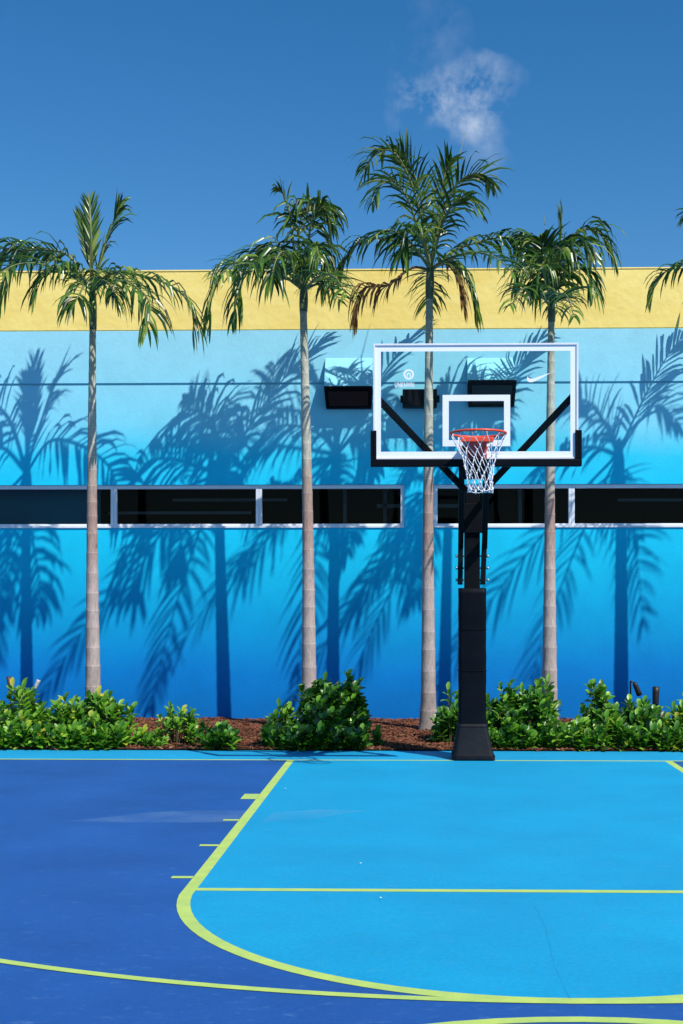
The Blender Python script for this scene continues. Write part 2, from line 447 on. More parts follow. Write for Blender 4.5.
# ------------------------------------------------------------------ ground and court
b = MB(); b.add([(-600, -600, -.02), (600, -600, -.02), (600, 600, -.02), (-600, 600, -.02)], [(0, 1, 2, 3)])
structure(b.build('ground', M['asphalt']))

XC = 0.64                      # centre line of key / hoop
YB = 12.62                     # baseline
YF = 6.965                     # free-throw line
KW = 1.90                      # half lane (to line centre)
RF = 1.905                     # free-throw circle
EDGE = 13.42
b = MB()
b.add([(-14, -22, 0), (15, -22, 0), (15, YB, 0), (-14, YB, 0)], [(0, 1, 2, 3)])
structure(b.build('court_surface', M['court_dark']))
b = MB()
b.add([(-14, YB, 0), (15, YB, 0), (15, EDGE, 0), (-14, EDGE, 0)], [(0, 1, 2, 3)])
b.add([(-14, EDGE, 0), (15, EDGE, 0), (15, EDGE, -.06), (-14, EDGE, -.06)], [(0, 1, 2, 3)])
structure(b.build('court_apron', M['court_edge']))
# painted key, its straight sides run into the circle
def side_pts(r_in=0.0):
    pts = []
    k = KW - r_in; rr = RF - r_in
    n = 48
    for i in range(n + 1):
        a = math.pi + math.pi * i / n
        pts.append((XC + rr * math.cos(a), YF + rr * math.sin(a)))
    return [(XC - k, YB)] + [(XC - k, YF)] + pts[1:-1] + [(XC + k, YF), (XC + k, YB)]
b = MB(); b.poly(side_pts(), .0015)
structure(b.build('key_paint', M['court_light']))

lines = MB()
LZ = .0022
def strip(pts, wd, z=LZ, closed=False):
    k = len(pts); vs = []
    for i, p in enumerate(pts):
        if closed: q0, q1 = pts[i - 1], pts[(i + 1) % k]
        else: q0, q1 = pts[max(i - 1, 0)], pts[min(i + 1, k - 1)]
        dx, dy = q1[0] - q0[0], q1[1] - q0[1]; l = math.hypot(dx, dy) or 1
        nx, ny = -dy / l * wd / 2, dx / l * wd / 2
        vs += [(p[0] + nx, p[1] + ny, z), (p[0] - nx, p[1] - ny, z)]
    fs = []
    for i in range(k if closed else k - 1):
        j = (i + 1) % k
        fs.append((2 * i, 2 * j, 2 * j + 1, 2 * i + 1))
    lines.add(vs, fs)
strip(side_pts(), .072, LZ)
strip([(-14, YB), (15, YB)], .05, LZ + .0003)
strip([(XC - KW + .03, YF), (XC + KW - .03, YF)], .062, LZ + .0006)
n = 120
arc = [(XC + 6.35 * math.cos(math.pi + math.pi * i / n), 11.40 + 6.35 * math.sin(math.pi + math.pi * i / n)) for i in range(n + 1)]
strip([(XC - 6.35, YB)] + arc + [(XC + 6.35, YB)], .050, LZ + .0009)
circ = [(XC + 1.87 * math.cos(2 * math.pi * i / 72), 2.97 + 1.87 * math.sin(2 * math.pi * i / 72)) for i in range(72)]
strip(circ, .062, LZ, True)
for s in (-1, 1):
    for (y, dy, L) in ((10.27, .27, .13), (9.17, .055, .12), (8.22, .055, .13), (7.27, .055, .13)):
        x0 = XC + s * (KW + .034); x1 = XC + s * (KW + .034 + L)
        lines.add([(min(x0, x1), y - dy / 2, LZ), (max(x0, x1), y - dy / 2, LZ), (max(x0, x1), y + dy / 2, LZ), (min(x0, x1), y + dy / 2, LZ)], [(0, 1, 2, 3)])
structure(lines.build('court_lines', M['line']))
# hairline crack across the key
rnd = random.Random(3)
ck = MB(); pts = []
for i in range(40):
    t = i / 39
    pts.append((.627 + .012 * math.sin(t * 7) + rnd.uniform(-.004, .004), 6.64 - 1.75 * t))
def cstrip(mb, pts, wd, z):
    vs = []
    for i, p in enumerate(pts):
        ww = wd * (0.4 + .6 * rnd.random())
        vs += [(p[0] - ww / 2, p[1], z), (p[0] + ww / 2, p[1], z)]
    mb.add(vs, [(2 * i + 1, 2 * i, 2 * i + 2, 2 * i + 3) for i in range(len(pts) - 1)])
cstrip(ck, pts, .0016, .0024)
structure(ck.build('court_crack', M['crack']))

# streak of reflected light across the key edge, imitated by pale translucent sheets
def gpt(u, v):
    d = at(u, v, 10) - Vector((0, 0, CAMZ)); t = CAMZ / -d.z
    return (d.x * t, d.y * t)
dm = bpy.data.materials.new('reflected_light_tint'); dm.use_nodes = True
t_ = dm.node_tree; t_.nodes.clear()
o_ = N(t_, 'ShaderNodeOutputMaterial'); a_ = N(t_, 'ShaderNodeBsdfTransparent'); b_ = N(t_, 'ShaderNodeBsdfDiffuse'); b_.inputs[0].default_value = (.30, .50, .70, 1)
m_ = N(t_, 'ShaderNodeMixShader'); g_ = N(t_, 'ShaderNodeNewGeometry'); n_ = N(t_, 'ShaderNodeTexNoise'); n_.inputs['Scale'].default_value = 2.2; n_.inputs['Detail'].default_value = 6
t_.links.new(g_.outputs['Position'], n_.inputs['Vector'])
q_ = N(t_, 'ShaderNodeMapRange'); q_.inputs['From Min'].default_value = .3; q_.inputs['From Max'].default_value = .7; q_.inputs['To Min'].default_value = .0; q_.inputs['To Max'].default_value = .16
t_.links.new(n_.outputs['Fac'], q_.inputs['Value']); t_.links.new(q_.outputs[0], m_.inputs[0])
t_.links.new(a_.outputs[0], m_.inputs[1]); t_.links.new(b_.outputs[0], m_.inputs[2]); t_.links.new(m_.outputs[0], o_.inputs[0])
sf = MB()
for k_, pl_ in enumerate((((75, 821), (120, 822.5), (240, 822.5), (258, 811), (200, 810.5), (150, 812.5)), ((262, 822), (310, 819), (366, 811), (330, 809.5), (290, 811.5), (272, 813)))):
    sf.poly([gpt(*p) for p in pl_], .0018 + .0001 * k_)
structure(sf.build('court_reflection_sheet', dm))

# mulch bed between court and wall
YW = 16.5
b = MB()
nx, ny = 300, 44
x0, x1, y0, y1 = -12.0, 13.0, EDGE + .005, YW + .02
def bedz(x, y):
    t = max(0.0, (y - y0) / (y1 - y0))
    h = .012 + .035 * min(1, t * 2.2) ** .7
    h += .022 * noise.noise(Vector((x * 1.7, y * 1.7, 0))) * min(1, t * 5)
    h += .020 * noise.noise(Vector((x * 9, y * 9, 3))) * min(1, t * 6 + .2)
    return max(.006, h)
vs = []
for j in range(ny + 1):
    for i in range(nx + 1):
        x = x0 + (x1 - x0) * i / nx; y = y0 + (y1 - y0) * j / ny
        vs.append((x, y, bedz(x, y)))
fs = [(j * (nx + 1) + i, j * (nx + 1) + i + 1, (j + 1) * (nx + 1) + i + 1, (j + 1) * (nx + 1) + i) for j in range(ny) for i in range(nx)]
b.add(vs, fs, 0, True)
structure(b.build('mulch_bed', M['mulch']))
rnd = random.Random(11)
b = MB()
for i in range(26000):
    x = rnd.uniform(-5.4, 4.3); y = rnd.uniform(EDGE - (.05 if rnd.random() < .02 else -.01), YW - .02)
    z = (bedz(x, y) if y > EDGE else .003) + rnd.uniform(0, .008)
    L = rnd.uniform(.012, .038); wd = rnd.uniform(.005, .013)
    a = rnd.uniform(0, 6.28); tl = rnd.uniform(-.5, .5); rl = rnd.uniform(-.7, .7)
    d = Vector((math.cos(a) * math.cos(tl), math.sin(a) * math.cos(tl), math.sin(tl)))
    s_ = Vector((-math.sin(a) * math.cos(rl), math.cos(a) * math.cos(rl), math.sin(rl)))
    p = Vector((x, y, z + .004)); n_ = d.cross(s_) * .002
    q = [p - d * L - s_ * wd, p + d * L - s_ * wd * .5, p + d * L * .9 + s_ * wd, p - d * L * .8 + s_ * wd * .8]
    b.add([v + n_ for v in q] + [v - n_ for v in q], [(0,1,2,3),(7,6,5,4),(0,4,5,1),(1,5,6,2),(2,6,7,3),(3,7,4,0)])
tag(b.build('mulch_chips', M['chip']), 'reddish brown wood chips strewn over the planting bed along the wall', 'mulch', kind='stuff')
b = MB()
for i in range(420):
    x = rnd.uniform(-5.4, 4.3); y = EDGE + abs(rnd.gauss(0, .5)); z = bedz(x, min(y, YW - .1)) + .012
    if y > YW - .1: continue
    L = rnd.uniform(.02, .045); a = rnd.uniform(0, 6.28)
    d = Vector((math.cos(a), math.sin(a), rnd.uniform(-.2, .3))) * L; s_ = Vector((-math.sin(a), math.cos(a), rnd.uniform(-.3, .3))) * L * .4
    p = Vector((x, y, z))
    b.add([p - d, p + s_, p + d, p - s_], [(0, 1, 2, 3)])
tag(b.build('dry_leaves', M['dry']), 'small dry fallen leaves scattered on the mulch at the foot of the shrubs', 'leaves', kind='stuff')

# ------------------------------------------------------------------ building
bx0, bx1 = -13.0, 14.0
ZT = at(341, 271, YW).z; ZY = at(341, 330, YW).z; ZL = at(341, 384.5, YW).z
ZW1 = at(341, 484.5, YW).z; ZW0 = at(341, 527.5, YW).z
bld = empty('building', (0, YW, 0), 'long flat roofed building painted in fading blues under a yellow parapet', 'building')
wall = MB()
wx = {k: at(u, 505, YW).x for k, u in dict(a1=404.5, b0=433.5).items()}
# openings: each strip of windows is one hole
strips = [(-9.6, wx['a1']), (wx['b0'], 9.2)]
TH = .30
edges = [bx0] + [e for s in strips for e in s] + [bx1]
wall.box(bx0, YW, -.3, bx1, YW + TH, ZW0)
for i in range(0, len(edges), 2):
    wall.box(edges[i], YW, ZW0, edges[i + 1], YW + TH, ZW1)
wall.box(bx0, YW, ZW1, bx1, YW + TH, ZL)
wall.build('wall', M['mural'], bld)
up = MB(); up.box(bx0 + .01, YW + .03, ZL - .001, bx1 - .01, YW + TH - .01, ZL + .026); up.build('wall_reveal', M['mural'], bld)
up = MB(); up.box(bx0 - .03, YW - .012, ZL + .025, bx1 + .03, YW + TH, ZY)
up.build('upper_wall', M['mural'], bld, bevel=.006)
pa = MB(); pa.box(bx0 - .03, YW - .016, ZY, bx1 + .03, YW + TH, ZT)
pa.build('parapet', M['yellow'], bld, bevel=.012)
cap = MB(); cap.box(bx0 - .04, YW - .024, ZT, bx1 + .04, YW + TH + .05, ZT + .022)
cap.build('parapet_coping', M['yellow'], bld, bevel=.006)
# side, back walls, roof and floor slab
sh = MB()
sh.box(bx0, YW + TH, -.3, bx0 + .3, YW + 14, ZY); sh.box(bx1 - .3, YW + TH, -.3, bx1, YW + 14, ZY)
sh.box(bx0, YW + 14, -.3, bx1, YW + 14.3, ZY)
sh.build('side_wall', M['mural'], bld)
rf = MB(); rf.box(bx0 + .31, YW + TH + .01, ZY - .6, bx1 - .31, YW + 13.99, ZY - .4)
rf.build('roof', M['asphalt'], bld)
# rooms behind the windows
rm = MB()
yb = YW + 3.6
rm.add([(bx0 + .4, yb, 0), (bx1 - .4, yb, 0), (bx1 - .4, yb, 4), (bx0 + .4, yb, 4)], [(0, 1, 2, 3)])
rm.add([(bx0 + .4, YW + TH, .1), (bx1 - .4, YW + TH, .1), (bx1 - .4, yb, .1), (bx0 + .4, yb, .1)], [(0, 1, 2, 3)])
rm.add([(bx0 + .4, YW + TH, 3.6), (bx1 - .4, YW + TH, 3.6), (bx1 - .4, yb, 3.6), (bx0 + .4, yb, 3.6)], [(0, 3, 2, 1)])
px = at(104, 505, YW + .6).x
rm.build('interior', M['room'], bld)
sc = MB(); sc.add([(bx0 + .5, YW + .42, .2), (px, YW + .42, .2), (px, YW + .42, 3.5), (bx0 + .5, YW + .42, 3.5)], [(0, 1, 2, 3)])
sc.build('interior_screen', M['room_teal'], bld)
fit = MB()
for (u, v, L, h) in ((420, 506, 1.2, .05), (345, 512, .05, .8), (385, 512, .05, .8), (30, 500, .08, .9), (520, 510, .05, .8), (650, 500, .9, .04), (180, 513, 2.0, .04), (230, 500, 1.6, .04)):
    p = at(u, v, YW + .9)
    fit = MB(); fit.box(p.x - L / 2, p.y - .02, p.z - h / 2, p.x + L / 2, p.y + .02, p.z + h / 2)
    fit.build('interior_fitting', M['dim'], bld)

def window(xa, xb, first, last):
    z0, z1 = ZW0, ZW1
    fy0, fy1 = YW + .035, YW + .115      # recessed frame
    f = MB(); t = .052
    l = t if first else t * .75; r = t if last else t * .75
    f.box(xa, fy0, z0 + .001, xa + l, fy1, z1 - .001)
    f.box(xb - r, fy0, z0 + .001, xb, fy1, z1 - .001)
    f.box(xa + l, fy0, z1 - t, xb - r, fy1, z1 - .001)
    f.box(xa + l, fy0, z0 + .001, xb - r, fy1, z0 + t)
    fo = f.build('window', M['window_frame'], bld, bevel=.004)
    g = MB(); g.add([(xa + l, fy0 + .045, z0 + t), (xb - r, fy0 + .045, z0 + t), (xb - r, fy0 + .045, z1 - t), (xa + l, fy0 + .045, z1 - t)], [(0, 1, 2, 3)])
    g.build('pane', M['glass'], fo)
    s = MB(); s.box(xa + (.0 if not first else .002), YW - .018, z0 - .002, xb - (.0 if not last else .002), YW + .034, z0 + .022)
    s.build('sill', M['window_frame'], fo)
muls = [at(u, 505, YW).x for u in (-160, -28, 113, 258.5)]
xs = [strips[0][0]] + muls + [strips[0][1]]
xs[1] = max(xs[1], strips[0][0] + 1.0)
for i in range(len(xs) - 1): window(xs[i] + .001, xs[i + 1] - .001, i == 0, i == len(xs) - 2)
xs = [strips[1][0], at(572, 505, YW).x, at(760, 505, YW).x, 6.9, strips[1][1]]
for i in range(len(xs) - 1): window(xs[i] + .001, xs[i + 1] - .001, i == 0, i == len(xs) - 2)

# wedge lamps on the wall
def wedge(ua, ub, vt, vm, vb, label):
    yw = YW - .013
    a = at(ua, vm, yw - .27); c = at(ub, vm, yw - .27)
    zt = at(ua, vt, yw).z; zb = at(ua, vb, yw - .10).z; zm = a.z
    e = empty('wall_light', ((a.x + c.x) / 2, YW, zb), label, 'wall light', 'black fronted lamps high on the blue wall')
    hood = MB()
    xa, xb = a.x, c.x; ym = yw - .27
    # upper slope, painted like the wall
    hood.add([(xa, ym, zm), (xb, ym, zm), (xb, yw, zt), (xa, yw, zt), (xa, yw, zm), (xb, yw, zm)],
             [(0, 1, 2, 3), (0, 3, 4), (1, 5, 2)])
    hood.build('hood', M['mural'], e)
    body = MB()
    i = .0
    y2 = yw - .10
    body.add([(xa, ym - .004, zm + .012), (xb, ym - .004, zm + .012), (xb, ym - .004, zm - .02), (xa, ym - .004, zm - .02),
              (xa + .015, y2, zb), (xb - .015, y2, zb), (xa + .015, yw + .03, zb), (xb - .015, yw + .03, zb), (xa, yw + .03, zm - .001), (xb, yw + .03, zm - .001)],
             [(0, 3, 2, 1), (3, 4, 5, 2), (4, 6, 7, 5), (3, 8, 6, 4), (2, 5, 7, 9), (0, 1, 9, 8), (0, 8, 3), (1, 2, 9)])
    body.build('housing', M['dark_box'], e)
    lens = MB()
    p = [Vector((xa + .05, ym + .012, zm - .05)), Vector((xb - .05, ym + .012, zm - .05)), Vector((xb - .06, y2 - .02, zb + .03)), Vector((xa + .06, y2 - .02, zb + .03))]
    nrm = (p[1] - p[0]).cross(p[3] - p[0]).normalized()
    if nrm.y > 0: nrm = -nrm
    lens.add([q + nrm * .012 for q in p], [(3, 2, 1, 0)])
    lens.build('lens', pbr('dark_lens', (.012, .012, .014), .25), e)
wedge(324, 372, 358, 387, 408, 'black lamp with blue hood on the wall, outside the left edge of the backboard')
wedge(468, 516.5, 358, 381, 406, 'black lamp with blue hood on the wall, above the white target square')
a = at(402.5, 389, YW - .25); c = at(437, 406.5, YW - .25)
e = empty('wall_speaker', ((a.x + c.x) / 2, YW, c.z), 'small plain black box on the wall behind the palm trunk and the glass', 'wall speaker')
s = MB(); s.box(a.x, YW - .25, c.z, c.x, YW - .06, a.z); s.build('cabinet', M['dark_box'], e, bevel=.012)
s = MB(); s.box(a.x - .03, YW - .17, c.z + .07, a.x - .001, YW - .13, a.z - .07); s.box(c.x + .001, YW - .17, c.z + .07, c.x + .035, YW - .13, a.z - .07)
s.box(a.x + .1, YW - .06, c.z + .05, c.x - .1, YW + .0, a.z - .05)
s.build('bracket', M['black'], e)

# ------------------------------------------------------------------ basketball hoop
YBD = 11.16                   # front of the glass
HX = at(475.5, 450, YBD).x
hoop = empty('basketball_hoop', (HX, 12.8, 0), 'basketball hoop with glass backboard on a black padded post at the baseline', 'basketball hoop')
# post
YP = 12.80
pxl = at(473, 650, YP).x
def boxp(x0, x1, y0, y1, z0, z1, name, mat, parent, bevel=.02):
    m = MB(); m.box(x0, y0, z0, x1, y1, z1); return m.build(name, mat, parent, bevel=bevel)
zpad = at(473, 588, 12.66).z
zboot = at(473, 725, 12.66).z
ppost = at(472, 500, YP)
boxp(ppost.x - .078, ppost.x + .078, YP - .078, YP + .078, 0.02, 2.72, 'post', M['black'], hoop, .012)
pad = MB()
# slightly bulging pad wrapped round the post
xa = at(458.6, 650, 12.66).x; xb = at(486.8, 650, 12.66).x
pc = (xa + xb) / 2; hw = (xb - xa) / 2
def rrect(cx, cy, hx, hy, r, z, n=5):
    pts = []
    for (sx, sy, a0) in ((1, -1, -90), (1, 1, 0), (-1, 1, 90), (-1, -1, 180)):
        for i in range(n + 1):
            a = R(a0 + 90 * i / n)
            pts.append((cx + sx * (hx - r) + r * math.cos(a), cy + sy * (hy - r) + r * math.sin(a), z))
    return pts
def loft(mb, rings, mi=0, smooth=True, cap=True):
    k = len(rings[0]); o = len(mb.v)
    for r_ in rings: mb.v += r_
    for i in range(len(rings) - 1):
        for j in range(k):
            mb.f.append((o + i * k + j, o + i * k + (j + 1) % k, o + (i + 1) * k + (j + 1) % k, o + (i + 1) * k + j)); mb.m.append(mi); mb.sm.append(smooth)
    if cap:
        mb.f.append(tuple(o + j for j in reversed(range(k)))); mb.m.append(mi); mb.sm.append(False)
        mb.f.append(tuple(o + (len(rings) - 1) * k + j for j in range(k))); mb.m.append(mi); mb.sm.append(False)
rings = []
for i in range(25):
    t = i / 24; z = zboot - .05 + (zpad - zboot + .05) * t
    e_ = .0015 * math.sin(t * 40) + .001 * math.sin(t * 17)
    rings.append(rrect(pc, YP, hw - .004 + e_, .14 + e_, .035, z))
loft(pad, rings)
pad.build('post_pad', M['pad'], hoop)
seam = MB()
for z in (zpad - .42, zpad - .84):
    seam = MB(); seam.tube([Vector(p) for p in rrect(pc, YP, hw + .0005, .1445, .035, z)], .0035, 5, closed=True)
    seam.build('pad_strap', M['pad'], hoop)
# flared boot at the foot
ba = at(452.5, 760, YB).x; bb = at(495.2, 760, YB).x
boot = MB(); rings = []
hb = (bb - ba) / 2; cb = (ba + bb) / 2
for (t, k) in ((0, 1.0), (.08, .995), (.16, .955), (.4, .87), (.7, .77), (.93, .70), (1, .69)):
    z = .0005 + (zboot + .01) * t
    cx = cb + (pc - cb) * t
    rings.append(rrect(cx, YP, hb * k, .21 * k, .04, z))
loft(boot, rings)
boot.build('boot', M['rubber'], hoop)
rib = MB()
for (t, k) in ((.93, .703), (.1, .992), (.13, .975)):
    z = .0005 + (zboot + .01) * t; cx = cb + (pc - cb) * t
    rib = MB(); rib.tube([Vector(p) for p in rrect(cx, YP, hb * k, .21 * k, .04, z)], .006, 6, closed=True)
    rib.build('boot_rib', M['rubber'], hoop)
# extension arms: plates bolted down the post, then arms reaching to the board
zm0 = at(475, 466, YBD + .1).z; 
for s, u in ((-1, 461), (1, 485)):
    xt = at(u + (.5 if s < 0 else 1.0), 470, YBD + .2).x; xm = at(u, 540, YP - .1).x; xl = at(u - (.7 if s < 0 else 2), 584, YP - .1).x
    ar = MB()
    zl = at(473, 584.5, YP - .1).z
    ar.bar((xl, YP - .05, zl), (xm, YP - .03, zl + .48), .050, .09, up=Vector((0, 1, 0)))
    ar.bar((xm, YP - .03, zl + .40), (xt, YBD + .14, zm0 + .02), .052, .09, up=Vector((1, 0, 0)).cross(Vector((0, -1, 1))) if False else Vector((0, 1, 1)))
    ar.build('extension_arm', M['black'], hoop, bevel=.005)
    ar = MB()
    ar.bar((xm, YP - .02, 2.62), (xt, YBD + .12, 3.02), .045, .06, up=Vector((0, 1, 1)))
    ar.build('upper_arm', M['black'], hoop, bevel=.005)
bl = MB()
for v in (556, 568, 580):
    z = at(473, v, YP - .1).z
    a_ = at(456.5, v, YP - .09); c_ = at(488, v, YP - .09)
    bl = MB(); bl.tube([(a_.x, YP - .06, z), (c_.x, YP - .06, z)], .008, 8)
    for q in (a_.x, c_.x): bl.tube([(q - .009, YP - .06, z), (q + .009, YP - .06, z)], .018, 6)
    bl.build('through_bolt', M['steel'], hoop)
# crosspiece between the arms and mounting block behind the glass
mb = MB()
x0 = at(462.5, 450, YBD + .12).x; x1 = at(489, 450, YBD + .12).x
mb.box(x0, YBD + .05, at(475, 478, YBD).z, x1, YBD + .14, at(475, 441, YBD).z)
mb.build('mounting_block', M['black'], hoop, bevel=.008)
mb = MB()
zc = 2.2
mb.box(pxl - .115, YP - .115, 2.30, pxl + .125, YP - .079, 2.60)
mb.build('post_bracket', M['black'], hoop, bevel=.006)
# braces from the arms up behind the glass to the side frame
for (ut, vt, ub, vb) in ((377, 398, 466, 491), (574, 395, 484, 491)):
    br = MB(); p = at(ut, vt, YBD + .07); q = at(ub, vb, YBD + .42)
    br.bar(p, q, .062, .04, up=Vector((0, 1, 0)))
    br.build('brace', M['black'], hoop, bevel=.004)

# backboard
P0 = at(373.2, 344, YBD); P1 = at(578.2, 459, YBD)
X0, X1, Z1, Z0 = P0.x, P1.x, P0.z, P1.z
board = MB(); board.box(X0 + .012, YBD, Z0 + .012, X1 - .012, YBD + .012, Z1 - .012)
board = board.build('backboard', M['board_glass'], hoop)
fr = MB(); t = .018
fr.box(X0, YBD - .014, Z0, X0 + t, YBD + .035, Z1); fr.box(X1 - t, YBD - .014, Z0, X1, YBD + .035, Z1)
fr.box(X0 + t, YBD - .014, Z1 - t, X1 - t, YBD + .035, Z1); fr.box(X0 + t, YBD - .014, Z0, X1 - t, YBD + .035, Z0 + t)
fr.build('board_frame', M['white_frame'], board, bevel=.003)
def rect_ring(mb, xa, xb, za, zb, w_, y):
    # thin painted band
    o = [(xa, za), (xb, za), (xb, zb), (xa, zb)]; i_ = [(xa + w_, za + w_), (xb - w_, za + w_), (xb - w_, zb - w_), (xa + w_, zb - w_)]
    vs = [(x, y, z) for x, z in o + i_]
    mb.add(vs, [(0, 1, 5, 4), (1, 2, 6, 5), (2, 3, 7, 6), (3, 0, 4, 7)])
    mb.add([(x, y - .0012, z) for x, y, z in vs], [(0, 1, 5, 4), (1, 2, 6, 5), (2, 3, 7, 6), (3, 0, 4, 7)])
bd = MB(); rect_ring(bd, X0 + t + .001, X1 - t - .001, Z0 + t + .001, Z1 - t - .001, .050, YBD - .002)
bd.build('border_band', M['mark'], board)
S0 = at(442.6, 395, YBD); S1 = at(510.2, 446.2, YBD)
sq = MB(); rect_ring(sq, S0.x, S1.x, S1.z, S0.z, .055, YBD - .002)
sq.build('target_square', M['mark'], board)
# pads along the bottom edge and round the lower corners
pz = at(475, 466.5, YBD).z; pt = at(475, 430.5, YBD).z
pd = MB()
xL = at(370.6, 450, YBD).x; xR = at(581.6, 450, YBD).x
pd.box(xL, YBD - .028, pz, xR, YBD + .045, Z0 - .002)
pd.box(xL, YBD - .028, Z0 - .001, X0 - .002, YBD + .045, pt); pd.box(X1 + .002, YBD - .028, Z0 - .001, xR, YBD + .045, pt)
pd.box(X0 - .001, YBD - .028, Z0 - .001, X0 + .030, YBD - .0145, pt); pd.box(X1 - .030, YBD - .028, Z0 - .001, X1 + .001, YBD - .0145, pt)
pd.build('edge_padding', M['pad'], board, bevel=.006)
# tick emblem, upper right
def bez(p0, p1, p2, p3, n=12):
    return [tuple(((1 - t) ** 3 * a + 3 * (1 - t) ** 2 * t * b_ + 3 * (1 - t) * t * t * c_ + t ** 3 * d_) for a, b_, c_, d_ in zip(p0, p1, p2, p3)) for t in [i / n for i in range(n + 1)]]
tip = (552.0, 372.2); bot = (531.2, 381.8)
up_ = bez((528.5, 374.3), (526.6, 377.5), (529.2, 379.8), (534.5, 378.0)) [0:] + bez((534.5, 378.0), (540, 376.2), (546, 374.1), tip)[1:]
lo_ = bez(tip, (546, 375.6), (540, 379.0), (535.0, 381.2)) + bez((535.0, 381.2), (530, 383.4), (526.2, 382.0), (527.0, 378.2))[1:] + bez((527.0, 378.2), (527.2, 377), (527.8, 375.4), (528.5, 374.3))[1:-1]
mk = MB(); pl = [at(u, v, YBD - .003) for u, v in (up_ + lo_)]
mk.add(pl, [tuple(range(len(pl)))])
mk = mk.build('tick_emblem', M['mark'], board)
# round arch emblem, upper left, with the wordmark under it
mk = MB(); cc = at(408.7, 374.4, YBD - .003)
def ann(cx, cz, r0, r1, a0=0, a1=360, n=40):
    vs = []; k = n
    for i in range(k + 1):
        a = R(a0 + (a1 - a0) * i / k)
        vs += [(cx + r0 * math.cos(a), YBD - .003, cz + r0 * math.sin(a)), (cx + r1 * math.cos(a), YBD - .003, cz + r1 * math.sin(a))]
    mk.add(vs, [(2 * i, 2 * i + 1, 2 * i + 3, 2 * i + 2) for i in range(k)])
ann(cc.x, cc.z, .031, .047)
ann(cc.x, cc.z - .004, .009, .019, -10, 190)
mk.add([(cc.x - .019, YBD - .003, cc.z - .006), (cc.x - .009, YBD - .003, cc.z - .006), (cc.x - .011, YBD - .003, cc.z - .032), (cc.x - .019, YBD - .003, cc.z - .026)], [(0, 1, 2, 3)])
mk.add([(cc.x + .009, YBD - .003, cc.z - .006), (cc.x + .019, YBD - .003, cc.z - .006), (cc.x + .019, YBD - .003, cc.z - .026), (cc.x + .011, YBD - .003, cc.z - .032)], [(0, 1, 2, 3)])
mk.build('round_emblem', M['mark'], board)
fc = bpy.data.curves.new('wordmark', 'FONT'); fc.body = 'UNKNWN'; fc.size = .062; fc.align_x = 'CENTER'; fc.space_character = 1.05; fc.offset = .0012
fo = bpy.data.objects.new('wm_tmp', fc); C.objects.link(fo)
dg = bpy.context.evaluated_depsgraph_get()
me = bpy.data.meshes.new_from_object(fo.evaluated_get(dg)); me.name = 'wordmark'
bpy.data.objects.remove(fo)
wm = bpy.data.objects.new('wordmark', me); C.objects.link(wm)
me.materials.clear(); me.materials.append(M['mark'])
wp = at(404.5, 387.2, YBD - .003)
xs_ = [v.co.x for v in me.vertices]; wid = max(xs_) - min(xs_)
k_ = .172 / wid; cx_ = (max(xs_) + min(xs_)) / 2
for v in me.vertices:
    v.co = Vector((wp.x + (v.co.x - cx_) * k_, YBD - .003, wp.z + v.co.y * 1.0))
wm.parent = board
wm.location = -(hoop.location + board.location)

# rim, bracket, net
RZ = 3.055
RX = at(478.2, 437, 10.78).x
RY = 10.78; RR = .2375
rim = MB()
ring = [(RX + RR * math.cos(2 * math.pi * i / 64), RY + RR * math.sin(2 * math.pi * i / 64), RZ) for i in range(64)]
rim.tube(ring, .0105, 10, closed=True)
for i in range(12):           # net hooks welded under the ring
    a = 2 * math.pi * (i + .5) / 12
    rim.tube([(RX + RR * math.cos(a - .045), RY + RR * math.sin(a - .045), RZ - .008), (RX + RR * math.cos(a), RY + RR * math.sin(a), RZ - .026), (RX + RR * math.cos(a + .045), RY + RR * math.sin(a + .045), RZ - .008)], .0035, 5)
rim = rim.build('rim', M['orange'], hoop)
bk = MB()
bw = .145
bk.add([(RX - bw, RY + .17, RZ - .008), (RX + bw, RY + .17, RZ - .008), (RX + .10, YBD - .03, RZ - .008), (RX - .10, YBD - .03, RZ - .008),
        (RX - bw, RY + .17, RZ - .050), (RX + bw, RY + .17, RZ - .050), (RX + .10, YBD - .03, RZ - .050), (RX - .10, YBD - .03, RZ - .050)],
       [(0, 1, 2, 3), (7, 6, 5, 4), (0, 4, 5, 1), (1, 5, 6, 2), (2, 6, 7, 3), (3, 7, 4, 0)])
bk.build('rim_bracket', M['orange'], rim, bevel=.006)
bk = MB()
bk.add([(RX - .085, YBD - .20, RZ - .052), (RX + .085, YBD - .20, RZ - .052), (RX + .085, YBD - .031, RZ - .052), (RX - .085, YBD - .031, RZ - .052),
        (RX - .055, YBD - .09, RZ - .165), (RX + .055, YBD - .09, RZ - .165), (RX + .055, YBD - .031, RZ - .165), (RX - .055, YBD - .031, RZ - .165)],
       [(0, 1, 2, 3), (7, 6, 5, 4), (0, 4, 5, 1), (1, 5, 6, 2), (2, 6, 7, 3), (3, 7, 4, 0)])
bk.box(RX - .095, YBD - .030, RZ - .175, RX + .095, YBD - .003, RZ + .01)
bk.build('breakaway_box', M['orange_dark'], rim, bevel=.005)
net = MB()
rr_ = random.Random(5)
K = 12; L = 6
prof = [(.232, -.024), (.185, -.115), (.150, -.200), (.127, -.282), (.113, -.358), (.108, -.428), (.112, -.488)]
def npt(i, k):
    r0, dz = prof[k]
    a = 2 * math.pi * (i + .5 + (k % 2) * .5) / K
    j = .006 * (k > 0)
    cx = RX + .003 * k; 
    return Vector((cx + r0 * math.cos(a) + rr_.uniform(-j, j), RY + r0 * math.sin(a) + rr_.uniform(-j, j), RZ + dz + rr_.uniform(-j, j) * (1.6 if k == L else 1)))
pts = [[npt(i, k) for i in range(K)] for k in range(L + 1)]
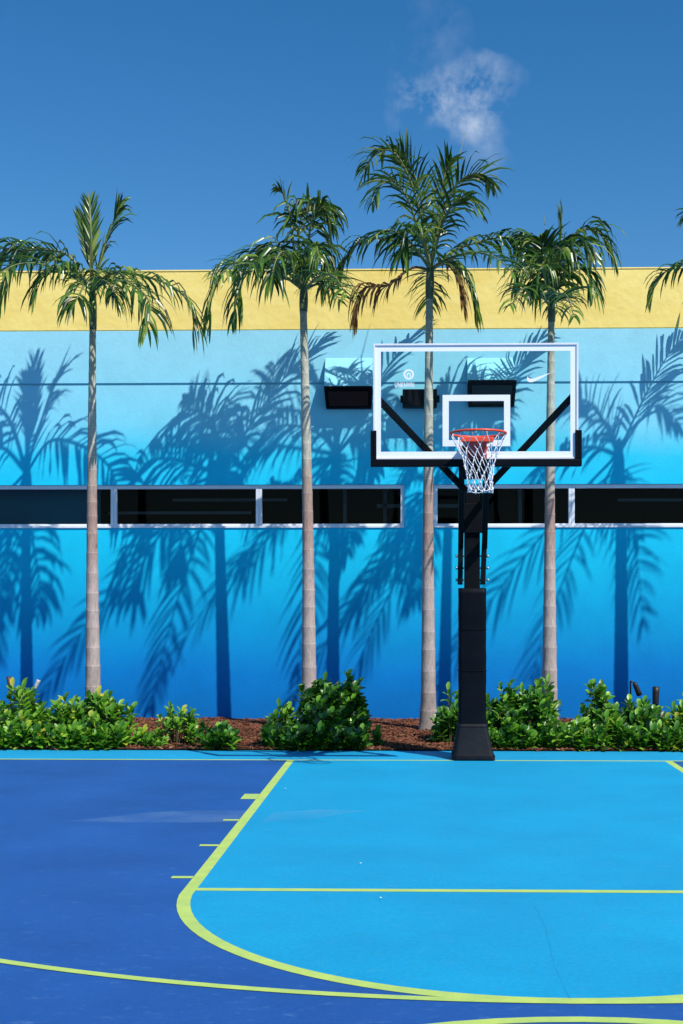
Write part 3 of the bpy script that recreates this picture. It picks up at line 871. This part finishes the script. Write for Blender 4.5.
for k in range(L):
    for i in range(K):
        i2 = i if k % 2 == 0 else (i + 1) % K
        i3 = (i - 1) % K if k % 2 == 0 else i
        # node (i,k) at angle i+.5(+.5): neighbours one row down
        A = pts[k][i]
        for q in (i2, i3):
            Bp = pts[k + 1][q]
            mid = (A + Bp) / 2 + Vector((rr_.uniform(-.003, .003), rr_.uniform(-.003, .003), -.004))
            net.tube([A, mid, Bp], .0030, 5, cap=True)
        net.tube([A + Vector((0, 0, .010)), A - Vector((0, 0, .010))], .0075, 5)
for i in range(K):
    A = pts[L][i]; Bp = pts[L][(i + 1) % K]
    net.tube([A, (A + Bp) / 2 - Vector((0, 0, .012)), Bp], .0035, 5)
    net.tube([A + Vector((0, 0, .012)), A - Vector((0, 0, .016))], .0085, 5)
net.build('net', M['net'], rim)

# ------------------------------------------------------------------ palms
def crom(pts, n):
    P = [pts[0] * 2 - pts[1]] + list(pts) + [pts[-1] * 2 - pts[-2]]
    outp = []
    segs = len(pts) - 1
    for i in range(n + 1):
        t = i / n * segs; k = min(int(t), segs - 1); t -= k
        a, b_, c_, d_ = P[k], P[k + 1], P[k + 2], P[k + 3]
        outp.append(.5 * ((2 * b_) + (c_ - a) * t + (2 * a - 5 * b_ + 4 * c_ - d_) * t * t + (-a + 3 * b_ - 3 * c_ + d_) * t ** 3))
    return outp

def frond(parent, pts, seed, L=.50, npair=34, dead=False, droop=1.0, start=.14, vup=.30, width=.033, label=None, fw=.75):
    npair = int(npair * .68)
    if droop >= 1.1: L *= 1.22; width *= 1.18
    r = random.Random(seed)
    mb = MB()
    NS = 36
    c = crom(pts, NS)
    rad = [.016 * (1 - i / NS) ** .8 + .003 for i in range(NS + 1)]
    mb.tube(c, rad, 6, mi=1)
    tot = sum((c[i + 1] - c[i]).length for i in range(NS))
    twist = r.uniform(-.4, .4)
    for i in range(npair):
        t = start + (1 - start) * (i + r.uniform(-.3, .3)) / (npair - 1)
        t = min(max(t, start), .995)
        fi = t * NS; k = min(int(fi), NS - 1); f = fi - k
        p = c[k].lerp(c[k + 1], f)
        tg = (c[min(k + 1, NS)] - c[max(k - 1, 0)]).normalized()
        side = tg.cross(Vector((0, 0, 1)))
        if side.length < .25:
            side = (pts[-1] - pts[0]).cross(Vector((0, 0, 1)))
            if side.length < .05: side = Vector((1, .3, 0))
        side.normalize()
        side = Matrix.Rotation(twist * (.4 + t), 3, tg) @ side
        nrm = side.cross(tg).normalized()
        if nrm.z < 0 and abs(nrm.z) > .3: nrm = -nrm
        q = (t - start) / (1 - start)
        ll = L * (0.55 + .75 * math.sin(math.pi * min(1, q * .80 + .16))) * .80
        if q > .85: ll *= 1 - (q - .85) * 1.6
        for s in (-1, 1):
            if r.random() < (.15 if dead else .07): continue
            l2 = ll * r.uniform(.75, 1.12)
            fwd = fw + .75 * q + r.uniform(-.25, .25)
            if q > .93: fwd += .8
            d = (side * s + tg * fwd + nrm * (vup + r.uniform(-.18, .18))).normalized()
            nseg = 4
            x = p.copy(); ws = [.45, 1.0, .92, .6, .0]
            wv = width * r.uniform(.8, 1.15)
            roll = r.uniform(-.5, .5)
            vs = []
            g = droop * 1.5 * r.uniform(.45, 1.7)
            for j in range(nseg + 1):
                wdir = d.cross(nrm)
                if wdir.length < .1: wdir = d.cross(side)
                wdir.normalize()
                wdir = Matrix.Rotation(roll + .15 * j * s, 3, d) @ wdir
                fold = d.cross(wdir).normalized() * wv * .18
                if j < nseg:
                    vs += [x + wdir * wv * ws[j] / 2 + fold * ws[j], x, x - wdir * wv * ws[j] / 2 + fold * ws[j]]
                else: vs += [x]
                if j < nseg:
                    x = x + d * l2 / nseg
                    d = (d + Vector((0, 0, -1)) * g * ((.36 if droop >= 1.1 else .20) + .12 * j)).normalized()
            fs = []
            for j in range(nseg - 1):
                o = 3 * j
                fs += [(o, o + 1, o + 4, o + 3), (o + 1, o + 2, o + 5, o + 4)]
            o = 3 * (nseg - 1)
            fs += [(o, o + 1, 3 * nseg), (o + 1, o + 2, 3 * nseg)]
            mb.add(vs, fs, 0, False)
    o = mb.build('frond', [M['palm_dead'] if dead else M['palm'], M['petiole_dead'] if dead else M['petiole']], parent)
    if label: o['label'] = label
    return o

def palm(label, Y, base_uv, top_uv, hub_uv, wbase, wmid, wtop, fronds, extra, seed, spear=None, flare=1.35):
    r = random.Random(seed)
    bp = at(base_uv[0], base_uv[1], Y); zb = bedz(bp.x, Y) - .05
    top = at(top_uv[0], top_uv[1], Y); hub = at(hub_uv[0], hub_uv[1], Y)
    root = empty('palm_tree', (bp.x, Y, zb + .05), label, 'palm tree', 'palm trees in a row along the blue wall')
    tr = MB()
    pts, rad, mis = [], [], []
    Ht = top.z - zb
    bowx = r.uniform(-.02, .02)
    def cx(t):
        return Vector((bp.x + (top.x - bp.x) * t + bowx * math.sin(math.pi * t), Y + .02 * math.sin(3 * t + seed), zb + Ht * t))
    def rd(t):
        a = wbase / 2 + (wmid / 2 - wbase / 2) * min(1, t / .42) ** .8 if t < .42 else wmid / 2 + (wtop / 2 - wmid / 2) * (t - .42) / .58
        if t < .09: a += wbase / 2 * (flare - 1) * (1 - t / .09) ** 2
        return a
    z = 0.0
    while z < Ht:
        gap = (.27 - .13 * (z / Ht)) * r.uniform(.85, 1.15)
        hh = .007
        for (dz, k, mi) in ((0, 1.03, 1), (hh, 1.035, 0), (hh + .015, .985, 0), (gap * .55, .995, 0)):
            t = min((z + dz) / Ht, 1)
            pts.append(cx(t)); rad.append(rd(t) * k * r.uniform(.992, 1.008)); mis.append(mi)
        z += gap
    tr.tube(pts, rad, 18, mis=mis)
    tr.build('trunk', [M['bark'], M['ring']], root)
    # crownshaft: smooth sheath between trunk and fronds
    cs = MB()
    n_ = 10; pp = []; rr2 = []
    for i in range(n_ + 1):
        t = i / n_
        pp.append(top.lerp(hub + Vector((0, 0, .10)), t)); rr2.append(wtop / 2 * (1.12 + .22 * math.sin(math.pi * min(1, t * 1.2)) - .55 * t ** 2))
    cs.tube(pp, rr2, 14)
    cs.build('crownshaft', M['shaft'], root)
    i = 0
    for fd in fronds:
        if fd[0][-1][2] <= -1.0: i += 1; continue
        kw = dict(fd[1]) if len(fd) > 1 else {}
        ps = [hub + Vector((0, 0, -.10))] + [at(u, v, Y) + Vector((0, dy * 1.0, 0)) for (u, v, dy) in fd[0]]
        # correct positions for the depth offset so sizes stay real
        ps = [ps[0]] + [at(u, v, Y + dy) for (u, v, dy) in fd[0]]
        frond(root, ps, seed * 100 + i, **kw); i += 1
    for (az, el, ln, dr) in extra:
        a = R(az); d = Vector((math.cos(a) * math.cos(R(el)), math.sin(a) * math.cos(R(el)), math.sin(R(el))))
        h = hub + Vector((0, 0, -.08))
        ps = [h]; q = h.copy(); dd = d.copy()
        for k in range(4):
            q = q + dd * ln / 4; ps.append(q.copy()); dd = (dd + Vector((0, 0, -1)) * dr * (.35 + .22 * k)).normalized()
        frond(root, ps, seed * 100 + 50 + i, L=.50, npair=32, droop=.75); i += 1
    if spear:
        sp = MB(); sp.tube([hub, (hub + at(*spear, Y)) / 2 + Vector((.01, 0, 0)), at(*spear, Y)], [.014, .010, .002], 6)
        sp.build('spear_leaf', M['petiole'], root)
    return root

YPm = 15.17
D = dict
UP = D(L=.36, droop=.15, vup=.05, npair=30, fw=2.3, start=.22)
palm('leftmost palm, with a fork of upright fronds and drooping side fronds', YPm, (93, 731), (93, 330), (92.5, 283), .21, .138, .078,
     [ ([(91, 255, .1), (91, 225, .15), (90, 202, .2)], UP),
       ([(90, 258, .1), (87, 238, .15), (84, 220, .2)], UP),
       ([(103, 250, .0), (112, 225, .1), (120, 204, .1)], D(L=.42, droop=.7, npair=32, fw=1.7, vup=.05)),
       ([(70, 257, -.05), (45, 250, -.1), (20, 254, -.15), (3, 280, -.2), (-4, 305, -.2)], D(L=.52, npair=44, droop=1.25)),
       ([(62, 262, .2), (30, 248, .25), (5, 250, .3), (-14, 272, .3)], D(L=.46, npair=38, droop=1.1)),
       ([(75, 270, -.4), (58, 268, -.7), (44, 276, -.85), (36, 292, -.9)], D(L=.44, droop=1.2)),
       ([(110, 280, -.3), (135, 287, -.6), (150, 304, -.75), (147, 330, -.8)], D(L=.48, npair=36, droop=1.2)),
       ([(112, 272, .1), (145, 276, .1), (178, 290, .05), (192, 312, .0), (193, 335, .0)], D(L=.52, npair=42, droop=1.25)),
       ([(85, 285, -.6), (78, 297, -1.0), (70, 305, -.95)], D(L=.40, droop=1.1)),
       ([(101, 280, -.5), (112, 288, -.9), (116, 298, -.95)], D(L=.40, droop=1.1)) ],
     [(250, 8, 1.9, .40), (300, 4, 1.8, .42)], 1, spear=(88.5, 192))
palm('second palm from the left, its crown leaning left with one long drooping frond', YPm, (309, 731), (303.5, 312), (304, 284), .205, .140, .085,
     [ ([(308, 250, -.1), (312, 218, -.2), (322, 206, -.3), (332, 225, -.3)], D(L=.46, npair=38, droop=1.3)),
       ([(299, 255, .0), (300, 225, -.1), (308, 206, -.15), (318, 204, -.15)], D(L=.48, npair=36, droop=1.4)),
       ([(294, 248, -.1), (290, 215, -.1), (284, 196, -.1), (279, 190, -.1)], D(L=.30, npair=22, droop=.8, start=.5)),
       ([(283, 268, -.1), (255, 260, -.1), (228, 266, -.1), (212, 298, -.1), (209, 325, -.1)], D(L=.52, npair=44, droop=1.3)),
       ([(286, 262, -.3), (262, 262, -.5), (243, 280, -.6), (233, 318, -.7)], D(L=.52, npair=42, droop=1.3)),
       ([(290, 255, .1), (272, 248, .15), (250, 254, .2), (238, 275, .2)], D(L=.5, npair=38, droop=1.3)),
       ([(292, 262, -.4), (282, 252, -.8), (274, 266, -.95), (274, 280, -.95)], D(L=.48, droop=1.3)),
       ([(314, 258, -.1), (322, 248, -.2), (326, 268, -.2), (324, 292, -.2)], D(L=.42, npair=34, droop=1.4)),
       ([(300, 255, -.4), (296, 228, -.8), (292, 238, -1.1)], D(L=.48, droop=1.3)),
       ([(310, 262, -.4), (316, 246, -.8), (319, 258, -.95)], D(L=.40, droop=1.3)) ],
     [(245, 8, 2.0, .40), (290, 2, 1.9, .42), (70, 25, 1.15, .45)], 2, spear=(289, 180))
palm('tallest palm, behind the left half of the glass backboard, with dead brown lower fronds', YPm, (428.5, 731), (429.5, 300), (430.5, 262), .20, .135, .085,
     [ ([(423, 225, -.1), (412, 185, -.25), (398, 157, -.4), (385, 150, -.4), (370, 160, -.1), (362, 178, -.1)], D(L=.46, npair=44, droop=.9)),
       ([(420, 235, -.2), (408, 200, -.4), (395, 182, -.5), (380, 186, -.6), (372, 205, -.7)], D(L=.46, npair=40)),
       ([(425, 225, .0), (418, 185, -.1), (408, 162, -.15), (400, 150, -.2)], D(L=.44, npair=34, droop=.4, fw=1.2)),
       ([(438, 228, -.1), (450, 195, -.2), (465, 177, -.3), (483, 174, -.3), (494, 186, -.1)], D(L=.48, npair=42, droop=.95)),
       ([(436, 225, .0), (441, 190, -.1), (446, 170, -.15), (450, 162, -.2)], D(L=.38, npair=28, droop=.4, fw=1.6)),
       ([(440, 232, -.3), (452, 205, -.5), (468, 198, -.6), (480, 212, -.7)], D(L=.42, npair=34)),
       ([(415, 250, .0), (392, 240, .0), (365, 240, .0), (348, 256, .0), (341, 278, .0)], D(L=.42, npair=38, droop=1.3)),
       ([(412, 268, -.1), (388, 285, -.15), (366, 288, -.15), (358, 304, -.15), (357, 320, -.15)], D(L=.40, npair=44, dead=True, droop=1.8, start=.25, label='brown dead frond hanging low on the left')),
       ([(452, 252, .1), (478, 242, .1), (505, 237, .1), (526, 244, .1), (536, 260, .1)], D(L=.46, npair=42, droop=1.3)),
       ([(447, 262, -.2), (462, 272, -.3), (471, 292, -.35), (475, 315, -.4)], D(L=.46, npair=38, droop=1.1)),
       ([(450, 255, -.5), (470, 250, -.8), (486, 256, -1.0), (496, 274, -1.1)], D(L=.42, npair=34, droop=1.2)),
       ([(446, 264, .1), (458, 280, .1), (464, 308, .1)], D(L=.38, npair=40, dead=True, droop=1.2, start=.2, label='brown dead frond hanging beside the trunk on the right')),
       ([(424, 245, -.6), (412, 230, -1.0), (403, 242, -.95), (401, 256, -.95)], D(L=.44, droop=1.2)),
       ([(434, 245, -.6), (440, 232, -1.0), (440, 250, -1.2)], D(L=.40, droop=1.2)) ],
     [(250, 12, 2.0, .40), (300, 2, 1.9, .42), (90, 5, 1.2, .4)], 3, spear=(466, 130))
palm('palm behind the right half of the glass backboard, with a compact crown bending right', YPm, (549.5, 731), (551.5, 322), (551.5, 302), .21, .135, .078,
     [ ([(556, 270, .0), (561, 238, .0), (562, 214, .0)], D(L=.44, npair=34, droop=.45, fw=1.3)),
       ([(558, 262, .0), (572, 238, .0), (590, 229, .0), (605, 240, .0), (614, 260, .0)], D(L=.46, npair=40, droop=1.2)),
       ([(557, 272, -.3), (568, 250, -.5), (582, 244, -.6), (594, 258, -.7)], D(L=.46, npair=34, droop=1.2)),
       ([(545, 275, .0), (534, 262, .0), (522, 268, .0), (515, 290, .0)], D(L=.42, npair=34, droop=1.3)),
       ([(546, 270, .1), (538, 246, .2), (529, 238, .2), (521, 246, .2)], D(L=.42, npair=32, droop=1.2)),
       ([(560, 278, -.4), (576, 268, -.7), (588, 276, -.8), (592, 294, -.9)], D(L=.42, npair=34, droop=1.2)),
       ([(548, 278, -.5), (542, 268, -.9), (536, 280, -.9), (534, 292, -.95)], D(L=.44, droop=1.2)),
       ([(555, 278, -.6), (562, 270, -1.0), (567, 288, -1.2)], D(L=.42, droop=1.2)),
       ([(548, 270, -.2), (544, 250, -.3), (540, 240, -.4)], D(L=.44, npair=32, droop=.8)),
       ([(553, 270, -.3), (556, 248, -.6), (562, 252, -.9)], D(L=.46, npair=32, droop=1.2)) ],
     [(250, 6, 1.9, .42), (272, 2, 1.8, .45), (80, 30, 1.2, .45)], 4, spear=(543.5, 212))
palm('palm at the right edge, only its left fronds in view', YPm, (742, 731), (739, 300), (738, 262), .205, .150, .09,
     [ ([(715, 262, .0), (690, 262, .0), (668, 270, .0), (656, 284, .0), (651, 300, .0)], D(L=.36, npair=38, droop=1.3)),
       ([(725, 238, .0), (710, 216, .0), (695, 209, .0), (685, 217, .0)], D(L=.34, npair=30, droop=.6)),
       ([(728, 238, .0), (726, 200, -.2), (728, 175, -.3)], D(L=.42, npair=32, droop=.4, fw=1.8)),
       ([(760, 235, .0), (782, 215, .0), (805, 235, .0)], D(L=.46, npair=34)),
       ([(760, 260, -.3), (785, 265, -.4), (800, 300, -.4)], D(L=.46, npair=34)) ],
     [(250, 12, 2.1, .42), (285, 8, 2.1, .42), (320, 10, 2.0, .5), (100, 5, 1.2, .4)], 5)

# ------------------------------------------------------------------ shrubs
def shrub(label, u, Y, hw, h, n_shoot, seed, mat='shrub', leafL=.105, leafW=.045, deep=None, peak=0.0, lpn=9, narrow=False):
    r = random.Random(seed)
    p0 = at(u, 740, Y); zb = bedz(p0.x, Y) - .01
    root = empty('shrub', (p0.x, Y, zb), label, 'shrub', 'leafy shrubs in the mulch bed')
    hd = deep if deep else hw * .9
    lf = MB(); st = MB()
    for i in range(n_shoot + (n_shoot // 4 if hw >= .29 else 0)):
        # tips spread over a dome, many low at the front
        a = r.uniform(0, 2 * math.pi); q = r.random() ** .55
        ex = math.cos(a) * q; ey = math.sin(a) * q
        dome = (1 - q ** 2.4) ** .5 if q < 1 else 0
        hz = h * (.12 + .84 * dome * (.72 + .28 * noise.noise(Vector((ex * 2.3 + seed, ey * 2.3, seed * .7))) * 2)) 
        hz *= r.uniform(.45, 1.0) if r.random() < .55 else r.uniform(.85, 1.05)
        if r.random() < .10 and q < .8: hz += h * r.uniform(.12, .30)
        hz += peak * h * max(0, 1 - abs(ex) * 2.6) * r.random()
        tip = Vector((p0.x + ex * hw, Y + ey * hd, zb + max(.05, hz)))
        if tip.y < EDGE + .02: tip.y = EDGE + r.uniform(-.01, .10); tip.z = min(tip.z, zb + h * r.uniform(.2, .75))
        skirt = i >= n_shoot
        if skirt:
            ex = r.uniform(-.95, .95)
            tip = Vector((p0.x + ex * hw, EDGE + r.uniform(-.05, .06), r.uniform(.07, .22) * min(1, h / .4)))
            if tip.y < Y - hd * 1.15: tip.y = Y - hd * r.uniform(.9, 1.1)
            ey = -.8
        if noise.noise(Vector((tip.x * 4.5, tip.z * 5.5, 7.3))) > .22 and not skirt and n_shoot < 300: continue
        base = Vector((p0.x + ex * hw * .45, Y + ey * hd * .45, zb))
        out_ = Vector((ex, ey, 0))
        if skirt: out_ = Vector((ex * .5, -1, 0))
        d = (Vector((0, 0, 1)) * r.uniform(.7, 1.5) + out_ * .8 * r.random() + Vector((r.uniform(-.3, .3), r.uniform(-.4, .2), 0))).normalized()
        mid = base.lerp(tip, .55) + out_ * .04 * hw
        st.tube([base, mid, tip - d * .02], [.006, .005, .0035], 4, cap=False)
        L0 = leafL * r.uniform(1.0, 1.5)
        for k in range(lpn):
            f = k / (lpn - 1)
            pos = tip - d * L0 * 1.15 * (1 - f)
            ang = k * 2.4 + r.uniform(-.4, .4)
            o1 = d.orthogonal().normalized(); o2 = d.cross(o1)
            rad = o1 * math.cos(ang) + o2 * math.sin(ang)
            open_ = r.uniform(.55, 1.15) * (1.15 - .75 * f)
            ld = (d * math.cos(open_) + rad * math.sin(open_)).normalized()
            ll = leafL * r.uniform(.55, 1.3) * (1 - .2 * f); lw = leafW * r.uniform(.8, 1.15)
            sdv = ld.cross(d)
            if sdv.length < .05: sdv = ld.orthogonal()
            sdv.normalize()
            nn = sdv.cross(ld).normalized()
            if nn.dot(d) < 0: nn = -nn
            cup = .22 * lw
            x = pos; vs = []; c_d = ld.copy()
            prof_ = [(.0, .12), (.3, .72), (.62, 1.0), (.88, .62), (1.0, .0)] if not narrow else [(.0, .15), (.3, .8), (.6, .9), (.85, .55), (1., 0)]
            last = 0
            for (tt, ww) in prof_:
                x = x + c_d * ll * (tt - last); last = tt
                c_d = (c_d - nn * .16 + Vector((0, 0, -.03))).normalized()
                vs += [x + sdv * lw / 2 * ww + nn * cup * ww, x, x - sdv * lw / 2 * ww + nn * cup * ww] if ww > 0 else [x]
            fs = []
            for j in range(3):
                o = 3 * j; fs += [(o, o + 1, o + 4, o + 3), (o + 1, o + 2, o + 5, o + 4)]
            fs += [(9, 10, 12), (10, 11, 12)]
            lf.add(vs, fs, 0, True)
    lf.build('foliage', M[mat], root)
    st.build('stems', M['stem'], root)
    return root

# placed by (u, Y, halfwidth m, height m, shoots)
def S(label, u, Y, hw, h, n, seed, **k): shrub(label, u, Y, hw, h * 1.12, int(n * 1.05), seed, **{**D(leafL=.132, leafW=.056), **k})
S('bright green shrub at the left edge of the bed, under the pair of spotlights', 22, 13.78, .38, .56, 150, 21, peak=.25)
S('bright green shrub partly cut off by the left frame edge', -22, 13.87, .40, .55, 110, 20)
S('low bright green shrub just left of the leftmost palm trunk', 67, 13.74, .32, .47, 120, 22, peak=.15)
S('bright green shrub hiding the foot of the leftmost palm', 100, 13.74, .33, .57, 140, 23, peak=.15)
S('lower shrub ending the left hedge, beside the bare mulch', 125, 13.78, .22, .40, 70, 24)
S('small pale leaved shrub alone on the mulch, larger of the two there', 177, 13.87, .25, .40, 80, 25, mat='shrub', leafL=.10, leafW=.045)
S('smallest sprig of leaves at the left of the lone mulch shrub', 156, 13.60, .13, .22, 34, 26, mat='shrub', leafL=.09, leafW=.042)
S('low dark rounded shrub in front of the palm shadow on the mulch', 218, 13.56, .22, .27, 70, 27, mat='shrub_mid', leafW=.055)
S('big dark glossy shrub in front of the second palm, largest in the bed', 329, 13.78, .42, .78, 380, 28, mat='shrub_dark', leafW=.06, leafL=.125, peak=.12)
S('darker low shrub leaning on the left side of the biggest shrub', 283, 13.65, .22, .42, 80, 29, mat='shrub_mid', leafW=.055)
S('tiny green plant on the mulch right of the biggest shrub', 384, 13.78, .12, .26, 34, 30, mat='shrub', leafL=.09, leafW=.042)
S('small shrub between the tallest palm and the hoop post', 450, 14.01, .17, .58, 75, 31, mat='shrub_mid')
S('shrub directly right of the hoop post', 505, 13.78, .30, .56, 120, 32, mat='shrub_mid', peak=.1)
S('tall green shrub at the foot of the palm right of the post', 538, 13.83, .30, .66, 140, 33, mat='shrub_mid', peak=.25)
S('low shrub with yellowing leaves at the court edge, right of the palm', 566, 13.60, .26, .36, 80, 34, mat='shrub')
S('shrub with one upright pointed clump, midway along the right hedge', 601, 13.83, .24, .60, 100, 35, mat='shrub_mid', peak=.35)
S('low shrub with yellow leaves below the upright clump', 610, 13.56, .24, .34, 70, 36, mat='shrub')
S('shrub in front of the two black spotlights', 647, 13.78, .32, .47, 140, 37, mat='shrub_mid', peak=.1)
S('shrub cut off by the right frame edge', 686, 13.74, .32, .46, 120, 38, mat='shrub')
S('shrub beyond the right frame edge', 735, 13.78, .40, .50, 120, 39, mat='shrub_mid')

# ------------------------------------------------------------------ garden spotlights
def spot(u0, v0, u1, v1, Y, rad, mat, label, arm=None, dy=.03, stake_u=None, lean=False):
    a = at(u0, v0, Y); b_ = at(u1, v1, Y - dy)
    su = at(stake_u, 700, Y + .02).x if stake_u else b_.x
    gz = bedz(su, Y)
    e = empty('garden_spotlight', (su, Y + .02, gz), label, 'spotlight', 'garden spotlights at the back of the bed')
    h = MB(); d = (a - b_)
    h.tube([b_, b_ + d * .12, b_ + d * .75, a], [rad * .7, rad * .92, rad, rad * 1.08], 14)
    hood = h.build('lamp_head', mat, e)
    m = MB(); m.tube([(su, Y + .02, gz - .03), (su, Y + .02, min(a.z, b_.z) - .01), (b_.x, b_.y, b_.z)] if not arm else
                    [(su, Y + .02, gz - .03), (su, Y + .02, at(*arm[0], Y).z), at(*arm[0], Y), at(*arm[1], Y)], .010, 8)
    m.build('stake', mat, e)
    l = MB(); dn = d.normalized()
    l.tube([a + dn * .001, a + dn * .004], rad * .8, 14)
    l.build('lens', M['dark_box'], hood)
spot(8.5, 677, 10.8, 691.5, 15.4, .028, M['spot'], 'brown garden spotlight at the far left, tilted slightly left', stake_u=11)
spot(38.8, 680, 34.5, 689, 15.4, .024, M['spot_grey'], 'pale grey garden spotlight on a bent arm, leaning right', arm=((28.5, 691), (34.5, 690.5)), stake_u=29)
spot(639.5, 695, 634.5, 683, 15.4, .034, M['spot_black'], 'black garden spotlight hanging from a bent arm, left of the pair', arm=((630, 681), (636, 683)), stake_u=630.5)
spot(656, 687, 655.5, 706, 15.4, .042, M['spot_black'], 'stubby black garden spotlight standing upright at the far right', stake_u=656)

# ------------------------------------------------------------------ small scraps on the court
rr3 = random.Random(8)
def scrap(u, v, size, label):
    s = MB(); d = (at(u, v, 10) - Vector((0, 0, CAMZ))); t = CAMZ / -d.z
    p = Vector((0, 0, CAMZ)) + d * t
    vs = []
    n = 7
    for i in range(n):
        a = 6.28 * i / n; rr4 = size * rr3.uniform(.6, 1.1)
        vs.append((p.x + rr4 * math.cos(a), p.y + rr4 * math.sin(a), .010 + rr3.uniform(0, size * .5)))
    vs.append((p.x, p.y, .012 + size * .35))
    s.add(vs, [(i, (i + 1) % n, n) for i in range(n)])
    tag(s.build('paper_scrap', M['paper'], loc=(p.x, p.y, 0.0)), label, 'litter', 'tiny white scraps on the court')
scrap(361, 865, .010, 'tiny white scrap on the light blue key, just above the free throw line')
scrap(381, 900, .012, 'tiny white scrap on the key just below the free throw line')
scrap(285, 790, .012, 'tiny white scrap on the key near its upper left corner')
